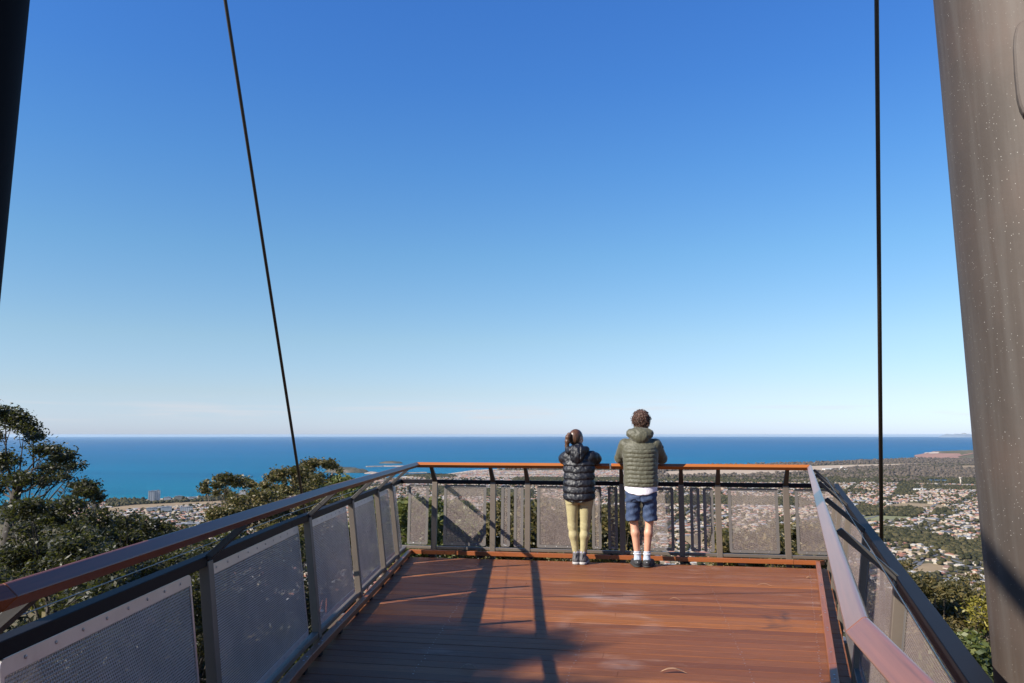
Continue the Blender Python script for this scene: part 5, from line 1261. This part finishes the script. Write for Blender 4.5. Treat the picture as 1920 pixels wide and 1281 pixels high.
for j, i in enumerate(sel):
    rr = random.uniform(4, 9); rt = empty('town_tree', (tx[i], ty[i], gz(tx[i], ty[i])), random.uniform(0, 6.3), f'{["small", "middle-sized", "large"][int((rr-4)/1.67)]} dark green town tree {zone(*img_xy(tx[i], ty[i]))}', 'tree', f'{["small", "middle-sized", "large"][int((rr-4)/1.67)]} town trees {zone(*img_xy(tx[i], ty[i]))}'); rt.scale = (rr, rr, rr*random.uniform(.8, 1.3))
    for p in (bl[j % 4], tk):
        if p.name not in first: first.add(p.name); c = p
        else: c = p.copy(); COL.objects.link(c)
        c.parent = rt
# houses
M_WALL = [simple('white_wall', (.40, .35, .29), .85, 0, .06, .3), simple('cream_wall', (.40, .34, .25), .85, 0, .08, .3), simple('brick_wall', (.24, .14, .10), .9, 0, .12, .5)]
RC = [('white', (.38, .355, .32)), ('pale grey', (.24, .24, .24)), ('cream', (.38, .29, .19)), ('terracotta', (.33, .15, .09)), ('dark grey', (.10, .105, .12)), ('brown', (.20, .125, .09))]
M_ROOF = [simple('roof_'+n_.replace(' ', '_'), c, .6, 0, .1, .3) for n_, c in RC]
RW = np.array([.17, .15, .25, .24, .06, .13])
def house_geo(L, W, h, rh, hip):
    e = .45; V = [(-L/2, -W/2, -2), (L/2, -W/2, -2), (L/2, W/2, -2), (-L/2, W/2, -2), (-L/2, -W/2, h), (L/2, -W/2, h), (L/2, W/2, h), (-L/2, W/2, h)]
    Rf = [(-L/2-e, -W/2-e, h-.15), (L/2+e, -W/2-e, h-.15), (L/2+e, W/2+e, h-.15), (-L/2-e, W/2+e, h-.15), (-L/2+hip, 0, h+rh), (L/2-hip, 0, h+rh)]
    return V, [(0, 1, 5, 4), (1, 2, 6, 5), (2, 3, 7, 6), (3, 0, 4, 7)], Rf, [(0, 1, 5, 4), (2, 3, 4, 5), (1, 2, 5), (3, 0, 4), (3, 2, 1, 0)]
x, y = scatter(125000, 1250, 7200, -.5, .62); iy = img_xy(x, y)[1]; ixx = img_xy(x, y)[0]
# align to streets: snap to wandering rows
row = 27.0; th = .25+.35*np.sin(x/900)+.25*np.cos(y/700); u = x*np.cos(th)+y*np.sin(th); v = -x*np.sin(th)+y*np.cos(th)
v2 = np.round(v/row)*row+np.where(np.round(v/row) % 2 == 0, 4, -4); x = u*np.cos(th)-v2*np.sin(th); y = u*np.sin(th)+v2*np.cos(th)
rd = np.full(x.shape, 1e9)
for st__ in STREETS:
    for a_, b_ in zip(st__[:-1], st__[1:]):
        a_, b_ = G(*a_), G(*b_); dx_, dy_ = b_[0]-a_[0], b_[1]-a_[1]; t_ = np.clip(((x-a_[0])*dx_+(y-a_[1])*dy_)/(dx_*dx_+dy_*dy_), 0, 1); rd = np.minimum(rd, np.hypot(x-a_[0]-t_*dx_, y-a_[1]-t_*dy_))
k = (~any_in(OPEN, x, y)) & clear(x, y, 70, 14) & (rd > 17) & (~any_in(WW, x, y)) & (iy > 899) & (fbm(x, y, 420) > -1.0) & (fbm(x+300, y, 130) > -1.25) & (y > 800)
k &= (np.hypot(x, y) < 5600)
k |= ((ixx > 700) & (ixx < 1180) & (iy > 883) & (iy < 902) & (~any_in(WW, x, y)))
x, y, th = x[k], y[k], th[k]
# thin out overlaps
cell = {}; keep = []
for i in range(len(x)):
    c = (int(x[i]//17), int(y[i]//17)); okk = True
    for a in (-1, 0, 1):
        for b in (-1, 0, 1):
            for j in cell.get((c[0]+a, c[1]+b), ()):
                if (x[i]-x[j])**2+(y[i]-y[j])**2 < 13.8**2: okk = False
    if okk: cell.setdefault(c, []).append(i); keep.append(i)
x, y, th = x[keep], y[keep], th[keep]
# nearest ones in the open view on the right are individual houses
ix, iy = img_xy(x, y); vis = (ix > 1660) & (ix < 1850) & (iy > 905); order = np.argsort(np.where(vis, np.hypot(x, y), 1e9)); ind = list(order[:270]); rest = [i for i in range(len(x)) if i not in set(ind)]
geos = [house_geo(15, 10, 3.2, 2.4, 4), house_geo(19, 11, 3.4, 2.6, 5), house_geo(13, 9.5, 5.8, 2.2, 3.5), house_geo(24, 13, 4.2, 1.6, .5), house_geo(17, 12, 3.2, 3, 6)]
wall_me, roof_me = {}, {}
def house(i, gi, wi, ri):
    zn = zone(ix[i], iy[i])
    L = RC[ri][0]; nm = ['low', 'long low', 'two-storey', 'broad', 'square'][gi]
    rt = empty('house', (x[i], y[i], gz(x[i], y[i])), th[i]+random.choice((0, math.pi/2)), f'{nm} house with {L} roof and {["white", "cream", "brick"][wi]} walls {zn}', 'house', f'{nm} {L}-roofed houses with {["white", "cream", "brick"][wi]} walls {zn}'); V, F, Rf, RF = geos[gi]
    for key, st_, vv, ff, mt_, nm_ in (((gi, wi), wall_me, V, F, M_WALL[wi], 'wall'), ((gi, ri), roof_me, Rf, RF, M_ROOF[ri], 'roof')):
        if key not in st_: c = mesh(nm_, vv, ff, mt_, rt); st_[key] = c.data
        else: c = bpy.data.objects.new(nm_, st_[key]); COL.objects.link(c); c.parent = rt
rg = np.random.default_rng(21)
for i in ind: house(i, int(rg.choice(5, p=[.35, .25, .15, .1, .15])), int(rg.choice(3, p=[.55, .3, .15])), int(rg.choice(6, p=RW)))
VV = []; FQ = []; MI = []; off = 0
for i in rest:
    gi = int(rg.choice(5, p=[.35, .25, .12, .15, .13])); wi = int(rg.choice(3, p=[.6, .3, .1])); ri = int(rg.choice(6, p=RW)); V, F, Rf, RF = geos[gi]; a = th[i]+(math.pi/2 if rg.random() < .5 else 0); c, s_ = math.cos(a), math.sin(a); zz = gz(x[i], y[i])
    big = 1.0 if rg.random() > .06 else rg.uniform(1.6, 3)
    for L_, FF, mm in ((V, F, wi), (Rf, RF[:4], 3+ri)):
        VV += [(x[i]+(p[0]*c-p[1]*s_)*big, y[i]+(p[0]*s_+p[1]*c)*big, zz+p[2]) for p in L_]; FQ += [tuple(off+q for q in f_) for f_ in FF]; MI += [mm]*len(FF); off += len(L_)
o = mesh('town_houses', VV, FQ, None, None, False, M_WALL+M_ROOF, MI); tag(o, 'mass of distant houses with white, grey and terracotta roofs across the plain', None, None, 'stuff')
print('HOUSES', len(x), 'TREES', len(wp_), len(tx))

# apartment towers, sheds and other single buildings
M_BRIGHT = simple('bright_render', (.66, .64, .60), .8, 0, .05, .3)
def mat_facade():
    m, nt, b = nmat('window_glass_dark'); b.inputs['Base Color'].default_value = (.06, .08, .10, 1); b.inputs['Roughness'].default_value = .15; return m
M_WIN = mat_facade()
def block(px, py, wpx, hpx, depth, floors, bays, label, name='apartment_block', rot=0, wi=0, cat='building'):
    gx, gy = G(px, py); k = gy/FPX; w = wpx*k; h = hpx*k*1.02; z0 = gz(gx, gy); rt = empty(name, (gx, gy, z0), -math.atan2(gx, gy)+rot, label, cat)
    m = MB(); m.box((0, depth/2, h/2-1), (w, depth, h+2)); m.build('wall', M_BRIGHT if wi == 0 else M_WALL[wi], rt)
    m = MB(); m.box((0, depth/2, h+.35), (w+1, depth+1, .7)); m.box((w*.1, depth/2, h+2), (w*.25, depth*.4, 3)); m.build('roof', M_ROOF[1], rt)
    fh = h/floors; bw = w/bays
    for f_ in range(floors):
        for b_ in range(bays):
            if (f_+b_) % 1 == 0 and floors*bays <= 90:
                m = MB(); m.box(((b_-(bays-1)/2)*bw, -.15, (f_+.55)*fh), (bw*.36, .3, fh*.34)); m.build('window', M_WIN, rt)
    return rt
block(283.5, 939, 11, 17, 18, 9, 3, 'left half of the tall white twin apartment tower by the sea at left', 'apartment_tower')
block(294.5, 938.5, 10, 17.5, 18, 9, 3, 'right half of the tall white twin apartment tower by the sea at left', 'apartment_tower')
block(314, 939, 12, 6, 18, 3, 5, 'low white apartment block just right of the twin tower'); block(334, 938, 12, 7, 18, 3, 5, 'cream apartment block second to the right of the twin tower', wi=1)
block(361, 936, 15, 3, 18, 2, 6, 'long flat pale building near the beach right of the cream block')
block(455, 929, 11, 9, 16, 4, 4, 'white four-storey block behind the slender umbrella gum')
block(312, 960, 18, 9, 25, 4, 8, 'wide white apartment complex in front of the dry field at left'); block(288, 958, 26, 5, 22, 2, 8, 'low pale wing left of the wide white apartment complex'); block(349, 959, 22, 7, 25, 3, 6, 'white commercial block right of the wide apartment complex', wi=0)
block(300, 975, 36, 3, 40, 1, 6, 'long grey-white warehouse below the apartment complex', 'warehouse'); block(352, 986, 40, 3, 60, 1, 6, 'large flat warehouse nearest above the left handrail', 'warehouse', wi=1); block(395, 972, 40, 3, 50, 1, 6, 'pale flat warehouse left of the slender gum trunk', 'warehouse')
block(1558, 881.5, 30, 2.4, 60, 1, 8, 'long white airport terminal beside the airfield', 'airport_terminal'); block(1578, 880.5, 3.4, 5.5, 12, 3, 1, 'small white control tower standing over the airport terminal', 'control_tower')
block(1588, 882.5, 12, 2.2, 30, 1, 4, 'short white hangar right of the airport terminal', 'hangar'); block(1390, 891.5, 36, 2.0, 40, 1, 8, 'long white shed by the airfield behind the far handrail', 'shed'); block(1330, 893, 30, 2, 40, 1, 6, 'white shed row left of the long airfield shed', 'shed')
block(1725, 919, 22, 2, 40, 1, 6, 'long white school hall beyond the dark wood on the right', 'hall'); block(1592, 949, 30, 3, 60, 1, 6, 'large white shed left of the black rod on the plain', 'shed'); block(1612, 943, 22, 3, 50, 1, 5, 'cream industrial shed beside the black rod', 'shed', wi=1)
block(1783, 1098, 24, 7, 30, 2, 4, 'white domed-looking hall among the nearest red roofed houses', 'hall'); block(1808, 1010, 20, 2.5, 40, 1, 5, 'long pale roofed hall in front of the broad dark wood', 'hall')
gx, gy = G(1801.5, 909); wt = empty('water_tower', (gx, gy, gz(gx, gy)), 0, 'slim white tower standing in the trees near the blue pond', 'tower'); m = MB(); m.tube([(0, 0, -2), (0, 0, 34)], [4.5, 4], 12); m.build('shaft', M_WALL[0], wt, True); m = MB(); m.tube([(0, 0, 34), (0, 0, 37), (0, 0, 44), (0, 0, 45)], [5, 8, 8, 6], 16); m.build('tank', M_WALL[0], wt, True)

# ------------------------------------------------------------------ thin air
HZ = bpy.data.materials.new('haze_air'); HZ.use_nodes = True; nt = HZ.node_tree; nt.nodes.remove(nt.nodes['Principled BSDF']); pv = nt.nodes.new('ShaderNodeVolumePrincipled')
pv.inputs['Color'].default_value = (.58, .80, 1.0, 1); pv.inputs['Density'].default_value = 0.85e-5; pv.inputs['Anisotropy'].default_value = .2; nt.links.new(pv.outputs[0], nt.nodes['Material Output'].inputs['Volume'])
m = MB(); m.box((0, 0, (-314+13)/2), (250000, 250000, 327)); o = m.build('haze', HZ); tag(o, kind='stuff')
